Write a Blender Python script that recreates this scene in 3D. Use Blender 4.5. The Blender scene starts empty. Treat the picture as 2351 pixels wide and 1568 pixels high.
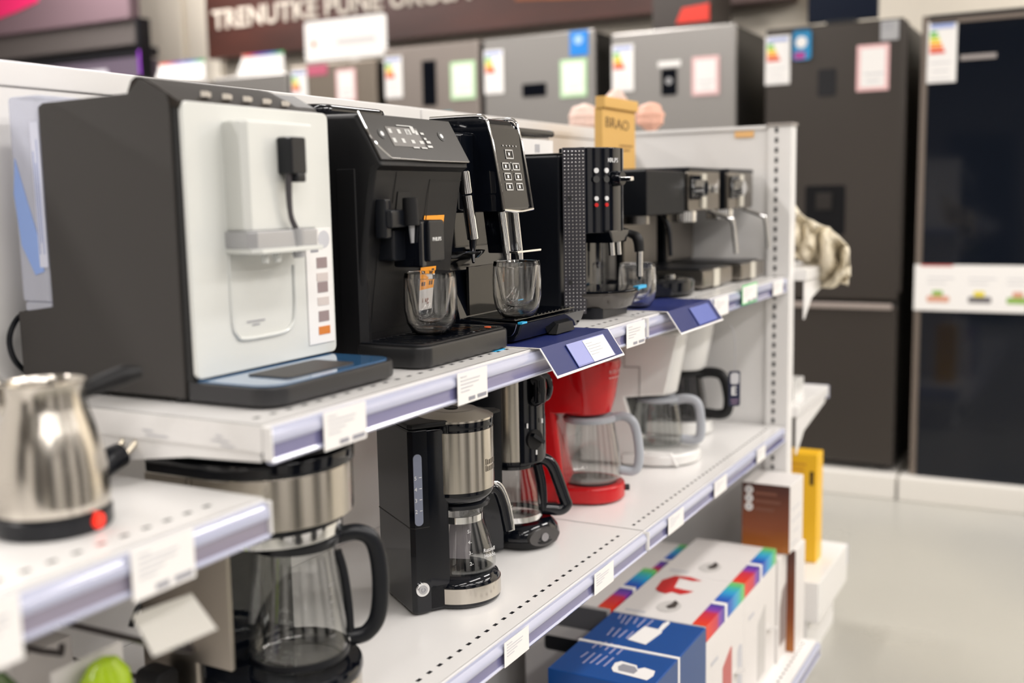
import bpy, bmesh, math, random
from mathutils import Vector, Matrix
random.seed(7)
sc = bpy.context.scene
PI = math.pi
# ------------------------------------------------------------------ camera
CL = Vector((-0.79317, -0.70923, 1.27387)); FPX = 2489.8
YAW, PIT, ROL = math.radians(28.4694), math.radians(7.5379), math.radians(-1.1239)
_f = Vector((math.cos(YAW)*math.cos(PIT), math.sin(YAW)*math.cos(PIT), -math.sin(PIT)))
_r = Vector((math.sin(YAW), -math.cos(YAW), 0)); _u = _r.cross(_f)
R2 = math.cos(ROL)*_r + math.sin(ROL)*_u; U2 = -math.sin(ROL)*_r + math.cos(ROL)*_u
cam = bpy.data.cameras.new('camera'); co = bpy.data.objects.new('camera', cam); sc.collection.objects.link(co)
cam.sensor_width = 36; cam.lens = FPX/2351*36; cam.clip_start = .05; cam.clip_end = 60
m = Matrix((R2, U2, -_f)).transposed().to_4x4(); m.translation = CL; co.matrix_world = m
cam.dof.use_dof = True; cam.dof.focus_distance = 1.62; cam.dof.aperture_fstop = 2.15; cam.dof.aperture_blades = 9
sc.camera = co
def at(px, py, ax, v):
    d = R2*((px-1175.5)/FPX) + U2*((784-py)/FPX) + _f
    i = 'xyz'.index(ax); return CL + d*((v-CL[i])/d[i])
# ------------------------------------------------------------------ light and view
w = bpy.data.worlds.new('world'); sc.world = w; w.use_nodes = True
w.node_tree.nodes['Background'].inputs[0].default_value = (1.0, .97, .93, 1); w.node_tree.nodes['Background'].inputs[1].default_value = .55
def area(x, y, z, sx, sy, power, col=(1, .96, .93)):
    l = bpy.data.lights.new('ceiling_lamp', 'AREA'); l.shape = 'RECTANGLE'; l.size = sx; l.size_y = sy; l.energy = power; l.color = col
    o = bpy.data.objects.new('ceiling_lamp', l); o.location = (x, y, z); sc.collection.objects.link(o)
for lx in (-3.2, -1.1, 1.0, 3.2):
    for ly, pw in ((-4.6, 52), (-3.0, 58), (-1.3, 30), (1.6, 46), (4.2, 52)):
        area(lx, ly, 3.17, 1.5, .28, pw*((2.2 if ly > 4 else 1.4) if lx > 3 else 1)*(.9 if lx == -1.1 else 1))
sc.view_settings.view_transform = 'Standard'; sc.view_settings.look = 'None'; sc.view_settings.gamma = 1
sc.view_settings.use_curve_mapping = False; sc.view_settings.exposure = -0.38
try:
    sc.cycles.use_denoising = True; sc.cycles.max_bounces = 16; sc.cycles.transmission_bounces = 14; sc.cycles.transparent_max_bounces = 24
    sc.cycles.diffuse_bounces = 4; sc.cycles.sample_clamp_indirect = 6; sc.cycles.blur_glossy = .5
except Exception: pass
# ------------------------------------------------------------------ materials
MATS = {}
def mat(n, col, rough=.5, metal=0, **k):
    if n in MATS: return MATS[n]
    m = bpy.data.materials.new(n); m.use_nodes = True; b = m.node_tree.nodes['Principled BSDF']
    b.inputs['Base Color'].default_value = (*col, 1); b.inputs['Roughness'].default_value = rough; b.inputs['Metallic'].default_value = metal
    if 'trans' in k: b.inputs['Transmission Weight'].default_value = k['trans']
    if 'ior' in k: b.inputs['IOR'].default_value = k['ior']
    if 'alpha' in k: b.inputs['Alpha'].default_value = k['alpha']
    if 'coat' in k: b.inputs['Coat Weight'].default_value = k['coat']; b.inputs['Coat Roughness'].default_value = .05
    if 'spec' in k: b.inputs['Specular IOR Level'].default_value = k['spec']
    if 'emit' in k: b.inputs['Emission Color'].default_value = (*col, 1); b.inputs['Emission Strength'].default_value = k['emit']
    nt = m.node_tree
    if k.get('noise') or k.get('bump'):
        tc = nt.nodes.new('ShaderNodeTexCoord'); mp = nt.nodes.new('ShaderNodeMapping'); mp.inputs['Scale'].default_value = k.get('scale', (30, 30, 30))
        nz = nt.nodes.new('ShaderNodeTexNoise'); nz.inputs['Scale'].default_value = 1; nz.inputs['Detail'].default_value = 4
        nt.links.new(tc.outputs['Object'], mp.inputs[0]); nt.links.new(mp.outputs[0], nz.inputs['Vector'])
        if k.get('noise'):
            mx = nt.nodes.new('ShaderNodeMapRange'); mx.inputs[3].default_value = max(0, rough-k['noise']); mx.inputs[4].default_value = rough+k['noise']
            nt.links.new(nz.outputs[0], mx.inputs[0]); nt.links.new(mx.outputs[0], b.inputs['Roughness'])
        if k.get('bump'):
            bp = nt.nodes.new('ShaderNodeBump'); bp.inputs['Strength'].default_value = k['bump']; bp.inputs['Distance'].default_value = .001
            nt.links.new(nz.outputs[0], bp.inputs['Height']); nt.links.new(bp.outputs[0], b.inputs['Normal'])
    if 'col2' in k:
        tc = nt.nodes.new('ShaderNodeTexCoord'); mp = nt.nodes.new('ShaderNodeMapping'); mp.inputs['Scale'].default_value = k.get('cscale', (1, 1, 1))
        nz = nt.nodes.new('ShaderNodeTexNoise'); nz.inputs['Scale'].default_value = 1; nz.inputs['Detail'].default_value = 3
        cr = nt.nodes.new('ShaderNodeValToRGB'); cr.color_ramp.elements[0].color = (*col, 1); cr.color_ramp.elements[1].color = (*k['col2'], 1)
        cr.color_ramp.elements[0].position = .35; cr.color_ramp.elements[1].position = .65
        nt.links.new(tc.outputs['Object'], mp.inputs[0]); nt.links.new(mp.outputs[0], nz.inputs['Vector']); nt.links.new(nz.outputs[0], cr.inputs[0]); nt.links.new(cr.outputs[0], b.inputs['Base Color'])
    MATS[n] = m; return m
def ramp_mat(n, axis, stops, rough=.35, interp='LINEAR'):
    m = bpy.data.materials.new(n); m.use_nodes = True; nt = m.node_tree; b = nt.nodes['Principled BSDF']; b.inputs['Roughness'].default_value = rough
    tc = nt.nodes.new('ShaderNodeTexCoord'); sp = nt.nodes.new('ShaderNodeSeparateXYZ'); cr = nt.nodes.new('ShaderNodeValToRGB'); cr.color_ramp.interpolation = interp
    while len(cr.color_ramp.elements) < len(stops): cr.color_ramp.elements.new(.5)
    for e, (p, c) in zip(cr.color_ramp.elements, stops): e.position = p; e.color = (*c, 1)
    nt.links.new(tc.outputs['Generated'], sp.inputs[0]); nt.links.new(sp.outputs['xyz'.index(axis)], cr.inputs[0]); nt.links.new(cr.outputs[0], b.inputs['Base Color'])
    MATS[n] = m; return m
def thin_glass(n, tint=(1, 1, 1), k=1.0, rough=.02):
    m = bpy.data.materials.new(n); m.use_nodes = True; nt = m.node_tree; nt.nodes.remove(nt.nodes['Principled BSDF'])
    out = nt.nodes['Material Output']; t = nt.nodes.new('ShaderNodeBsdfTransparent'); t.inputs[0].default_value = (*tint, 1)
    g = nt.nodes.new('ShaderNodeBsdfGlossy'); g.inputs['Roughness'].default_value = rough
    f = nt.nodes.new('ShaderNodeLayerWeight'); f.inputs[0].default_value = .5; pw = nt.nodes.new('ShaderNodeMath'); pw.operation = 'POWER'; pw.inputs[1].default_value = 4.5
    mm = nt.nodes.new('ShaderNodeMath'); mm.operation = 'MULTIPLY_ADD'; mm.inputs[1].default_value = 1.0*k; mm.inputs[2].default_value = .07*k; nt.links.new(f.outputs['Facing'], pw.inputs[0])
    x = nt.nodes.new('ShaderNodeMixShader'); nt.links.new(pw.outputs[0], mm.inputs[0]); nt.links.new(mm.outputs[0], x.inputs[0])
    nt.links.new(t.outputs[0], x.inputs[1]); nt.links.new(g.outputs[0], x.inputs[2]); nt.links.new(x.outputs[0], out.inputs[0]); MATS[n] = m; return m
WHITE = mat('white_powder_coat', (.80, .785, .77), .32, bump=.05, scale=(900, 900, 900))
DECK = mat('white_gloss_deck', (.82, .805, .79), .22)
SLOT = mat('slot_dark', (.03, .03, .035), .8)
WALLM = mat('wall_cream', (.88, .81, .69), .6); STORE = mat('store_far_dark', (.22, .205, .195), .7)
CEILM = mat('ceiling_white', (.55, .53, .50), .8)
FLOORM = mat('floor_vinyl', (.37, .365, .34), .30, noise=.08, scale=(2, 2, 2), col2=(.45, .435, .385), cscale=(.55, .9, 1))
PLIN = mat('plinth_white', (.78, .75, .70), .4)
RAILU = mat('rail_clear_blue', (.46, .48, .62), .13, coat=.6); RAILL = mat('rail_lavender', (.17, .165, .31), .16, coat=.6)
RAILN = mat('rail_grey_violet', (.26, .235, .30), .2, coat=.5)
PAPER = mat('paper_white', (.84, .82, .80), .5); PRINT = mat('print_grey', (.28, .28, .32), .6); PRINTL = mat('print_light_grey', (.55, .55, .58), .6)
ANTH = mat('anthracite_plastic', (.047, .043, .040), .5, spec=.3, bump=.12, scale=(700, 700, 700))
BLK = mat('black_plastic', (.006, .007, .010), .30, spec=.35); BLKM = mat('black_matt_plastic', (.008, .008, .009), .45, spec=.28, bump=.1, scale=(600, 600, 600)); BLKG = mat('black_gloss_plastic', (.003, .004, .007), .08, spec=.5)
BLKS = mat('black_satin_plastic', (.005, .006, .008), .4, spec=.15)
RUB = mat('black_rubber', (.012, .012, .012), .6)
PEARL = mat('pearl_white_plastic', (.66, .67, .64), .30, coat=.3); PEARL2 = mat('silver_grey_plastic', (.42, .42, .43), .3, metal=.3)
STEEL = mat('brushed_steel', (.60, .56, .50), .20, 1, noise=.09, scale=(350, 350, 6)); STEELD = mat('brushed_steel_dark', (.30, .275, .245), .34, 1, noise=.06, scale=(300, 300, 4))
CHROME = mat('chrome', (.82, .82, .82), .07, 1)
BLUEF = mat('blue_film', (.05, .17, .36), .12, coat=1); BLUET = mat('blue_tape', (.03, .42, .75), .4)
GLASS = mat('clear_glass', (1, 1, 1), .0, trans=1, ior=1.47)
TG = thin_glass('carafe_glass', (.975, .98, .975)); TGD = thin_glass('smoked_carafe_glass', (.55, .55, .56)); PLAST = thin_glass('clear_plastic', (.86, .87, .96), .8, .1)
FROST = mat('frosted_tank', (.80, .82, .93), .25, trans=.45, ior=1.1)
NAVY = mat('navy_card', (.020, .030, .14), .35, spec=.35); RED = mat('red_plastic', (.50, .003, .006), .16); WPL = mat('white_gloss_plastic', (.74, .73, .71), .2, coat=.3); GREYPL = mat('grey_plastic', (.40, .42, .46), .4)
ORANGE = mat('orange_sticker', (.95, .36, .02), .45); LED = mat('red_lamp', (1, .03, .01), .3, emit=.45); LEDR = mat('red_led', (.5, .01, .01), .3, emit=.25)
ICON = mat('icon_white', (.75, .75, .75), .5); ICOND = mat('icon_grey', (.32, .31, .31), .5)
# ------------------------------------------------------------------ mesh helpers
LOCAL = set()
def B(): return bmesh.new()
def box(bm, x0, x1, y0, y1, z0, z1, bev=0, seg=2):
    r = bmesh.ops.create_cube(bm, size=1); vs = r['verts']
    for v in vs: v.co = Vector(((x0+x1)/2+v.co.x*(x1-x0), (y0+y1)/2+v.co.y*(y1-y0), (z0+z1)/2+v.co.z*(z1-z0)))
    if bev: bmesh.ops.bevel(bm, geom=list({e for v in vs for e in v.link_edges}), offset=bev, segments=seg, affect='EDGES', profile=.5)
    return bm
def prism(bm, pts, ax, a0, a1, bev=0, seg=2):
    def p3(p, a): return {'x': (a, p[0], p[1]), 'y': (p[0], a, p[1]), 'z': (p[0], p[1], a)}[ax]
    v0 = [bm.verts.new(p3(p, a0)) for p in pts]; v1 = [bm.verts.new(p3(p, a1)) for p in pts]
    n = len(pts); fs = [bm.faces.new(v0), bm.faces.new(v1[::-1])]
    for i in range(n): fs.append(bm.faces.new((v0[(i+1) % n], v0[i], v1[i], v1[(i+1) % n])))
    bmesh.ops.recalc_face_normals(bm, faces=fs)
    if bev: bmesh.ops.bevel(bm, geom=list({e for e in fs[0].edges} | {e for e in fs[1].edges}), offset=bev, segments=seg, affect='EDGES', profile=.5)
    return bm
def rr(x0, x1, y0, y1, r, n=5):
    o = []
    rs = r if isinstance(r, (tuple, list)) else (r,)*4
    for (cx, cy, a, q) in ((x1, y1, 0, rs[0]), (x0, y1, 90, rs[1]), (x0, y0, 180, rs[2]), (x1, y0, 270, rs[3])):
        sx = -1 if cx == x1 else 1; sy = -1 if cy == y1 else 1
        if q <= 0: o.append((cx, cy)); continue
        for i in range(n+1):
            t = math.radians(a+90*i/n); o.append((cx+sx*q+q*math.cos(t), cy+sy*q+q*math.sin(t)))
    return o
def lathe(bm, prof, c=(0, 0, 0), n=40, sx=1, sy=1, a0=0, a1=360, cap=False):
    full = abs(a1-a0) >= 359.9; k = n if full else n+1; rings = []
    for r, z in prof:
        if r < 1e-6 and full: rings.append([bm.verts.new((c[0], c[1], c[2]+z))]); continue
        rings.append([bm.verts.new((c[0]+r*sx*math.cos(math.radians(a0+(a1-a0)*i/n)), c[1]+r*sy*math.sin(math.radians(a0+(a1-a0)*i/n)), c[2]+z)) for i in range(k)])
    for a, b in zip(rings, rings[1:]):
        if len(a) == 1 and len(b) == 1: continue
        for i in range(n):
            j = (i+1) % k if full else i+1
            if len(a) == 1: bm.faces.new((a[0], b[j], b[i]))
            elif len(b) == 1: bm.faces.new((a[i], a[j], b[0]))
            else: bm.faces.new((a[i], a[j], b[j], b[i]))
    bmesh.ops.recalc_face_normals(bm, faces=bm.faces[:]); return bm
def crom(pts, n=6):
    P = [Vector(p) for p in pts]; P = [P[0]*2-P[1]]+P+[P[-1]*2-P[-2]]; o = []
    for i in range(1, len(P)-2):
        for k in range(n):
            t = k/n; a, b, c, d = P[i-1:i+3]
            o.append(.5*((2*b)+(c-a)*t+(2*a-5*b+4*c-d)*t*t+(3*b-a-3*c+d)*t**3))
    o.append(P[-2]); return o
def tube(bm, pts, r, seg=12, smooth=6, ry=None, up=None):
    P = crom(pts, smooth) if smooth and len(pts) > 2 else [Vector(p) for p in pts]; N = len(P)
    rr_ = (lambda i: r) if not isinstance(r, (list, tuple)) else (lambda i: r[min(len(r)-2, int(i/(N-1)*(len(r)-1)))]*(1-((i/(N-1)*(len(r)-1)) - min(len(r)-2, int(i/(N-1)*(len(r)-1))))) + r[min(len(r)-1, min(len(r)-2, int(i/(N-1)*(len(r)-1)))+1)]*((i/(N-1)*(len(r)-1)) - min(len(r)-2, int(i/(N-1)*(len(r)-1)))))
    q = ry/ (r if not isinstance(r, (list, tuple)) else r[0]) if ry else 1
    t0 = (P[1]-P[0]).normalized(); n0 = Vector(up) if up else (Vector((0, 0, 1)) if abs(t0.z) < .9 else Vector((1, 0, 0)))
    rings = []; prev = n0
    for i, p in enumerate(P):
        t = (P[min(i+1, N-1)]-P[max(i-1, 0)]).normalized(); a = (prev-t*prev.dot(t)).normalized(); b = t.cross(a); prev = a; R = rr_(i)
        rings.append([bm.verts.new(p+a*math.cos(2*PI*k/seg)*R+b*math.sin(2*PI*k/seg)*R*q) for k in range(seg)])
    for A, C in zip(rings, rings[1:]):
        for k in range(seg): bm.faces.new((A[k], A[(k+1) % seg], C[(k+1) % seg], C[k]))
    bm.faces.new(rings[0][::-1]); bm.faces.new(rings[-1]); bmesh.ops.recalc_face_normals(bm, faces=bm.faces[:]); return bm
def slab(bm, P, U, V, t):
    P, U, V = Vector(P), Vector(U), Vector(V); n = U.cross(V).normalized()*t
    a = [bm.verts.new(p) for p in (P, P+U, P+U+V, P+V)]; b = [bm.verts.new(v.co+n) for v in a]
    fs = [bm.faces.new(a[::-1]), bm.faces.new(b)]+[bm.faces.new((a[i], a[(i+1) % 4], b[(i+1) % 4], b[i])) for i in range(4)]
    return bm
def cyl(bm, a, b, r, seg=24, r2=None, bev=0):
    a, b = Vector(a), Vector(b); d = (b-a).normalized(); u = d.orthogonal().normalized(); v = d.cross(u); r2 = r if r2 is None else r2
    A = [bm.verts.new(a+u*r*math.cos(2*PI*k/seg)+v*r*math.sin(2*PI*k/seg)) for k in range(seg)]; C = [bm.verts.new(b+u*r2*math.cos(2*PI*k/seg)+v*r2*math.sin(2*PI*k/seg)) for k in range(seg)]
    fs = [bm.faces.new(A[::-1]), bm.faces.new(C)]+[bm.faces.new((A[k], A[(k+1) % seg], C[(k+1) % seg], C[k])) for k in range(seg)]
    if bev: bmesh.ops.bevel(bm, geom=list(set(fs[0].edges) | set(fs[1].edges)), offset=bev, segments=2, affect='EDGES')
    return bm
def obj(name, bm, mt, parent=None, label=None, ang=35):
    me = bpy.data.meshes.new(name); bm.to_mesh(me); bm.free(); me.polygons.foreach_set('use_smooth', [True]*len(me.polygons)); me.set_sharp_from_angle(angle=math.radians(ang))
    for q in (mt if isinstance(mt, (list, tuple)) else [mt]): me.materials.append(q)
    o = bpy.data.objects.new(name, me); sc.collection.objects.link(o)
    if len(me.polygons) < 3000: o.modifiers.new('weighted_normal', 'WEIGHTED_NORMAL').keep_sharp = True
    if parent: link(o, parent)
    if label: o['label'] = label
    if name in ('small_print', 'price_print', 'label_print', 'card_print', 'side_marking', 'hopper_print', 'brown_print', 'orange_print', 'panel_icons', 'panel_symbols', 'display_icons', 'sticker_icons', 'panel_seam'): o['kind'] = 'stuff'
    return o
def link(o, parent):
    o.parent = parent
    if parent.type == 'EMPTY' and parent.name not in LOCAL: o.matrix_parent_inverse = Matrix.Translation(-parent.location)
def thing(name, label, cat, loc=(0, 0, 0), group=None, rot=None):
    o = bpy.data.objects.new(name, None); sc.collection.objects.link(o); o.location = loc; o['label'] = label; o['category'] = cat
    if group: o['group'] = group
    if rot is not None: o.rotation_euler = (0, 0, rot); LOCAL.add(o.name)
    return o
def tag1(o, label, cat, group=None):
    o['label'] = label; o['category'] = cat
    if group: o['group'] = group
    return o
def struct(name, bm, mt, parent=None):
    o = obj(name, bm, mt, parent)
    if not parent: o['kind'] = 'structure'
    return o
def text(s, P, X, Yd, size, mt, parent, name='lettering', ext=.0002, sx=1.0, align='LEFT', off=0):
    c = bpy.data.curves.new(name, 'FONT'); c.body = s; c.size = size; c.extrude = ext; c.align_x = align; c.offset = off; c.resolution_u = 3
    t = bpy.data.objects.new('tmp_text', c); me = bpy.data.meshes.new_from_object(t); bpy.data.objects.remove(t); me.name = name; me.materials.clear(); me.materials.append(mt)
    X = Vector(X).normalized(); Z = X.cross(Vector(Yd)).normalized(); Y = Z.cross(X)
    m = Matrix((X*sx, Y, Z)).transposed().to_4x4(); m.translation = Vector(P); me.transform(m)
    o = bpy.data.objects.new(name, me); sc.collection.objects.link(o); link(o, parent); return o
def bars(bm, P, U, V, rows, t=.0003, h=.35):
    """rows of (u0,u1) print bars, row i of n from the top of the P,U,V frame"""
    P, U, V = Vector(P), Vector(U), Vector(V); n = len(rows)
    for i, r in enumerate(rows):
        for (a, b) in (r if isinstance(r, list) else [r]): slab(bm, P+U*a+V*(1-(i+1)/n), U*(b-a), V*(h/n), t)
    return bm
X_, Y_, Z_ = Vector((1, 0, 0)), Vector((0, 1, 0)), Vector((0, 0, 1))
UZ, LZ, NZ, YB, TZ = 1.06, .668, .9885, .455, 1.449
# ------------------------------------------------------------------ the room
struct('floor', box(B(), -6, 6.5, -7, 8, -.1, 0), FLOORM)
struct('ceiling', box(B(), -6, 6.5, -7, 8, 3.2, 3.3), CEILM)
struct('wall_back', box(B(), 4.55, 4.65, -7, 8, 0, 3.2), WALLM)
struct('wall_left', box(B(), -6, 4.55, 7.4, 7.5, 0, 3.2), STORE)
struct('wall_right', box(B(), -6, 4.55, -7, -6.9, 0, 3.2), STORE)
struct('wall_front', box(B(), -6, -5.9, -6.9, 7.4, 0, 3.2), STORE)
for i, (a, b, d) in enumerate(((4.23, 4.50, .03), (4.52, 4.72, .05), (4.74, 5.3, .02), (-.6, .40, .03), (.42, .52, .06), (-2.2, -.62, .03))):
    struct('trim_%d' % (i+1), box(B(), 4.55-d, 4.555, a, b, 0, 3.2, .006, 1), WALLM)
for i, (a, b) in enumerate(((-2.6, -.02), (-.01, 2.0), (2.01, 4.22))):
    struct('trim_%d' % (i+7), box(B(), 3.80, 4.5, a, b, 0, .1, .006), PLIN)
# ------------------------------------------------------------------ gondola
g = thing('shelving_unit', 'white metal shelving unit with perforated upright, carrying all the coffee makers', 'shelving', (1, .455, 0))
for a, b in ((-1.6, -.0025), (.0, .9975), (1.0, 1.985)):
    obj('back_panel', box(B(), a, b, YB, YB+.012, .1, TZ-.03, .002, 1), WHITE, g)
    obj('top_rail', box(B(), a, b, YB-.004, YB+.05, TZ-.03, TZ, .003), WHITE, g)
for i, x in enumerate((-.0225, .9775)): obj('upright', box(B(), x, x+.045, YB-.003, YB-.0005, .1, TZ-.03), WHITE, g)
up = obj('corner_post', box(B(), 1.988, 2.04, -.014, .046, 0, TZ-.006, .002), WHITE, g)
sb = B()
for i in range(56):
    z = .05+i*.025; box(sb, 1.9868, 1.9885, .020, .0275, z, z+.0125)
obj('slot', sb, SLOT, up)['kind'] = 'stuff'
obj('end_panel', box(B(), 2.0, 2.03, .046, .86, .1, TZ-.012, .002), WHITE, g)
obj('post_cap', prism(B(), rr(1.984, 2.045, -.018, .05, .006), 'z', TZ-.007, TZ, .001), mat('grey_cap', (.32, .29, .27), .5), g)
obj('end_rail', box(B(), 1.995, 2.04, .05, .9, TZ-.014, TZ-.004, .002), WHITE, g)
obj('sticker', box(B(), 1.9965, 1.9975, .085, .135, TZ-.032, TZ-.016), mat('pale_orange', (.85, .5, .2), .5), g, 'small orange sticker near the post')
obj('kick_plate', box(B(), -1.6, 1.98, -.08, -.07, 0, .07), WHITE, g)
def deck(bm, x0, x1, y0, y1, z, t=.028, rows=(.028,), pitch=.025, hw=.0095, hh=.0055, extra=()):
    """a shelf tray with real punched slots near its front edge"""
    xs = [x0]; n = int((x1-x0-.03)/pitch); h0 = x0+.02
    for i in range(n): a = h0+i*pitch; xs += [a, a+hw]
    xs.append(x1); ys = [y0]
    for r in rows: ys += [r-hh/2, r+hh/2]
    ys.append(y1)
    V = [[bm.verts.new((x, y, z)) for y in ys] for x in xs]
    for i in range(len(xs)-1):
        for j in range(len(ys)-1):
            if i % 2 == 1 and j % 2 == 1:
                q = [V[i][j], V[i+1][j], V[i+1][j+1], V[i][j+1]]; b = [bm.verts.new((v.co.x, v.co.y, z-.004)) for v in q]
                for k in range(4): bm.faces.new((q[k], q[(k+1) % 4], b[(k+1) % 4], b[k])).material_index = 1
                bm.faces.new(b).material_index = 1
            else: bm.faces.new((V[i][j], V[i+1][j], V[i+1][j+1], V[i][j+1]))
    box(bm, x0, x1, y0, y1, z-t, z-.0045)
    bm2 = [(x0, x1, y0-.0012, y0, z-t, z-.0006), (x0-.0012, x0, y0, y1, z-t, z-.0006), (x1, x1+.0005, y0, y1, z-t, z-.0006)]
    for q in bm2: box(bm, *q)
    return bm
def rail(root, x0, x1, y, z, upm=RAILU, lom=RAILL, k=1.0):
    U = obj('price_rail', prism(B(), [(y-.001, z-.004*k), (y-.005*k, z-.005*k), (y-.0085*k, z-.010*k), (y-.0095*k, z-.015*k), (y-.008*k, z-.0195*k), (y-.001, z-.0195*k)], 'x', x0, x1), upm, root)
    obj('rail_strip', prism(B(), [(y-.001, z-.0195*k), (y-.0065*k, z-.0195*k), (y-.0055*k, z-.028*k), (y-.0065*k, z-.035*k), (y-.001, z-.035*k)], 'x', x0, x1), lom, U)
    obj('rail_lip', prism(B(), [(y-.001, z-.035*k), (y-.0075*k, z-.0345*k), (y-.0095*k, z-.037*k), (y-.008*k, z-.0395*k), (y-.001, z-.0392*k)], 'x', x0, x1), upm, U)
    return U
def shelf(label, x0, x1, z, y0=0, y1=YB-.002, end=False, **k):
    s = thing('shelf', label, 'shelf', ((x0+x1)/2, (y0+y1)/2, z-.03), 'white metal shelves')
    obj('deck', deck(B(), x0, x1, y0, y1, z, rows=k.pop('rows', (y0+.028,))), [DECK, SLOT], s)
    for x in (x0+.001, x1-.004):
        obj('bracket', prism(B(), [(y0+.004, z-.004), (y1, z-.004), (y1, z-.085), (y1-.03, z-.085), (y0+.10, z-.042), (y0+.004, z-.038)], 'x', x, x+.003), WHITE, s)
    rail(s, x0+.003, x1-.003, y0-.0012, z, **k)
    for x in (x0, x1-.0028): obj('rail_clip', box(B(), x, x+.0026, y0-.012, y0, z-.036, z-.002, .0008, 1), WHITE, s)
    return s
s1 = shelf('upper white shelf, left half, under the white-fronted machine', .0, .998, UZ)
obj('side_marking', bars(B(), (-.0016, .16, UZ-.024), (0, -.035, 0), (0, 0, .01), [(0, .4), (.1, 1)]), PRINTL, s1)
obj('side_marking', bars(B(), (-.0016, .065, UZ-.026), (0, -.03, 0), (0, 0, .014), [(.2, .5), (.0, .8), (.4, 1)]), PRINTL, s1)
shelf('upper white shelf, right half, under the far espresso machines', 1.002, 1.985, UZ)
shelf('middle white shelf, left half, under the steel drip coffee makers', .0, .998, LZ)
shelf('middle white shelf, right half, under the red coffee maker', 1.002, 1.985, LZ)
shelf('near white shelf carrying the steel kettle', -1.0, -.003, NZ, lom=RAILN)
shelf('bottom white shelf under the boxed goods', .0, 1.985, .1, y0=-.1)
shelf('bottom left white shelf below the hanging packs', -1.0, -.003, .1, y0=-.1)
# end-cap shelves at the far end
for lab, x1, z, ya in (('end shelf draped with the cream cloth', 2.37, 1.075, -.045), ('end shelf with a small white box', 2.40, .712, -.03), ):
    e = thing('shelf', lab, 'shelf', (2.2, .4, z-.03), 'white shelves on the far end')
    obj('deck', box(B(), 2.042, x1, ya, .84, z-.03, z, .003), DECK, e)
    obj('bracket', prism(B(), [(2.042, z-.032), (x1-.02, z-.032), (x1-.03, z-.045), (2.12, z-.08), (2.042, z-.13)], 'y', ya+.004, ya+.008), WHITE, e)
    obj('front_rail', box(B(), x1, x1+.012, ya, .84, z-.04, z-.001, .002), RAILU, e)
e = thing('shelf', 'deep white base shelf at the far end under the yellow box', 'shelf', (2.2, .4, .1), 'white shelves on the far end')
obj('deck', box(B(), 2.045, 2.42, -.09, .9, .12, .235, .004), DECK, e); obj('plinth', box(B(), 2.05, 2.38, -.06, .86, 0, .12), WHITE, e)
obj('front_rail', box(B(), 2.42, 2.432, -.09, .9, .17, .23, .002), RAILU, e)
# cabinets added outside the frame, for black glass, chrome and steel to reflect
DKF = mat('cabinet_charcoal', (.03, .03, .032), .5)
for i, (x, wd, hh, mt, nm) in enumerate(((-2.1, .5, 1.9, DKF, 'charcoal'), (-1.35, .8, 1.6, WHITE, 'white'), (-.45, .45, 1.8, DKF, 'charcoal'), (.25, .55, 1.65, WHITE, 'white'), (.95, .35, 1.9, DKF, 'charcoal'), (1.55, .6, 1.6, WHITE, 'white'), (2.35, .5, 1.85, DKF, 'charcoal'))):
    c = thing('reflection_cabinet', '%s reflection cabinet added across the aisle, number %s along, outside the frame' % (nm, ('one', 'two', 'three', 'four', 'five', 'six', 'seven')[i]), 'cabinet', (x, -2.7, 0), 'added reflection cabinets across the aisle')
    obj('cabinet_body', box(B(), x-wd/2, x+wd/2, -3.1, -2.5, 0, hh, .01), mt, c); obj('cabinet_door', box(B(), x-wd/2+.02, x+wd/2-.02, -2.502, -2.485, .08, hh-.04, .004), mt, c)
for i, (y, mt, nm) in enumerate(((-1.5, DKF, 'charcoal'), (-.55, WHITE, 'white'), (.35, DKF, 'charcoal'))):  # three more unseen cabinets, added for the same reflections
    c = thing('reflection_cabinet', '%s reflection cabinet added behind the camera, number %s, outside the frame' % (nm, ('one', 'two', 'three')[i]), 'cabinet', (-3.2, y, 0), 'added reflection cabinets behind the camera')
    obj('cabinet_body', box(B(), -3.5, -2.9, y-.3, y+.3, 0, 1.8, .01), mt, c); obj('cabinet_door', box(B(), -2.902, -2.885, y-.28, y+.28, .08, 1.76, .004), mt, c)
# ------------------------------------------------------------------ price tags
def ptag(px0, px1, z, label, y=-.0125, h=.036, edge=None, dark=True):
    x0, x1 = at(px0, 0, 'y', y).x, at(px1, 0, 'y', y).x
    def solve(px):
        lo, hi = -1, 3
        for _ in range(40):
            m = (lo+hi)/2; q = Vector((m, y, z))-CL; p = 1175.5+FPX*q.dot(R2)/q.dot(_f)
            if p < px: lo = m
            else: hi = m
        return lo
    x0, x1 = solve(px0), solve(px1)
    o = thing('price_tag', label, 'price tag', ((x0+x1)/2, y, z-h), 'price tags')
    obj('card', box(B(), x0, x1, y-.0006, y, z-h, z-.001), PAPER if not edge else edge, o)
    if edge: obj('insert', box(B(), x0+.003, x1-.003, y-.0009, y-.0006, z-h+.003, z-.004), PAPER, o)
    W = x1-x0
    obj('small_print', bars(B(), (x0+W*.1, y-.0009, z-h*.62), (W*.8, 0, 0), (0, 0, h*.55), [(0, .25), (0, .8), (0, .75), (0, .5), (0, .35)], h=.28), PRINTL, o)
    if dark: obj('price_print', bars(B(), (x0+W*.35, y-.0009, z-h*.93), (W*.6, 0, 0), (0, 0, h*.14), [[(.0, .35), (.5, 1)]], h=.8), PRINT, o)
    return o
Zt = UZ-.001
ptag(741, 838, Zt, 'white price tag on upper rail below the white-fronted machine', h=.042)
ptag(1049, 1117, Zt, 'white price tag on upper rail above the steel-lidded coffee maker', h=.042)
ptag(1438, 1480, Zt, 'white price tag on upper rail at the shelf joint', h=.042)
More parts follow.
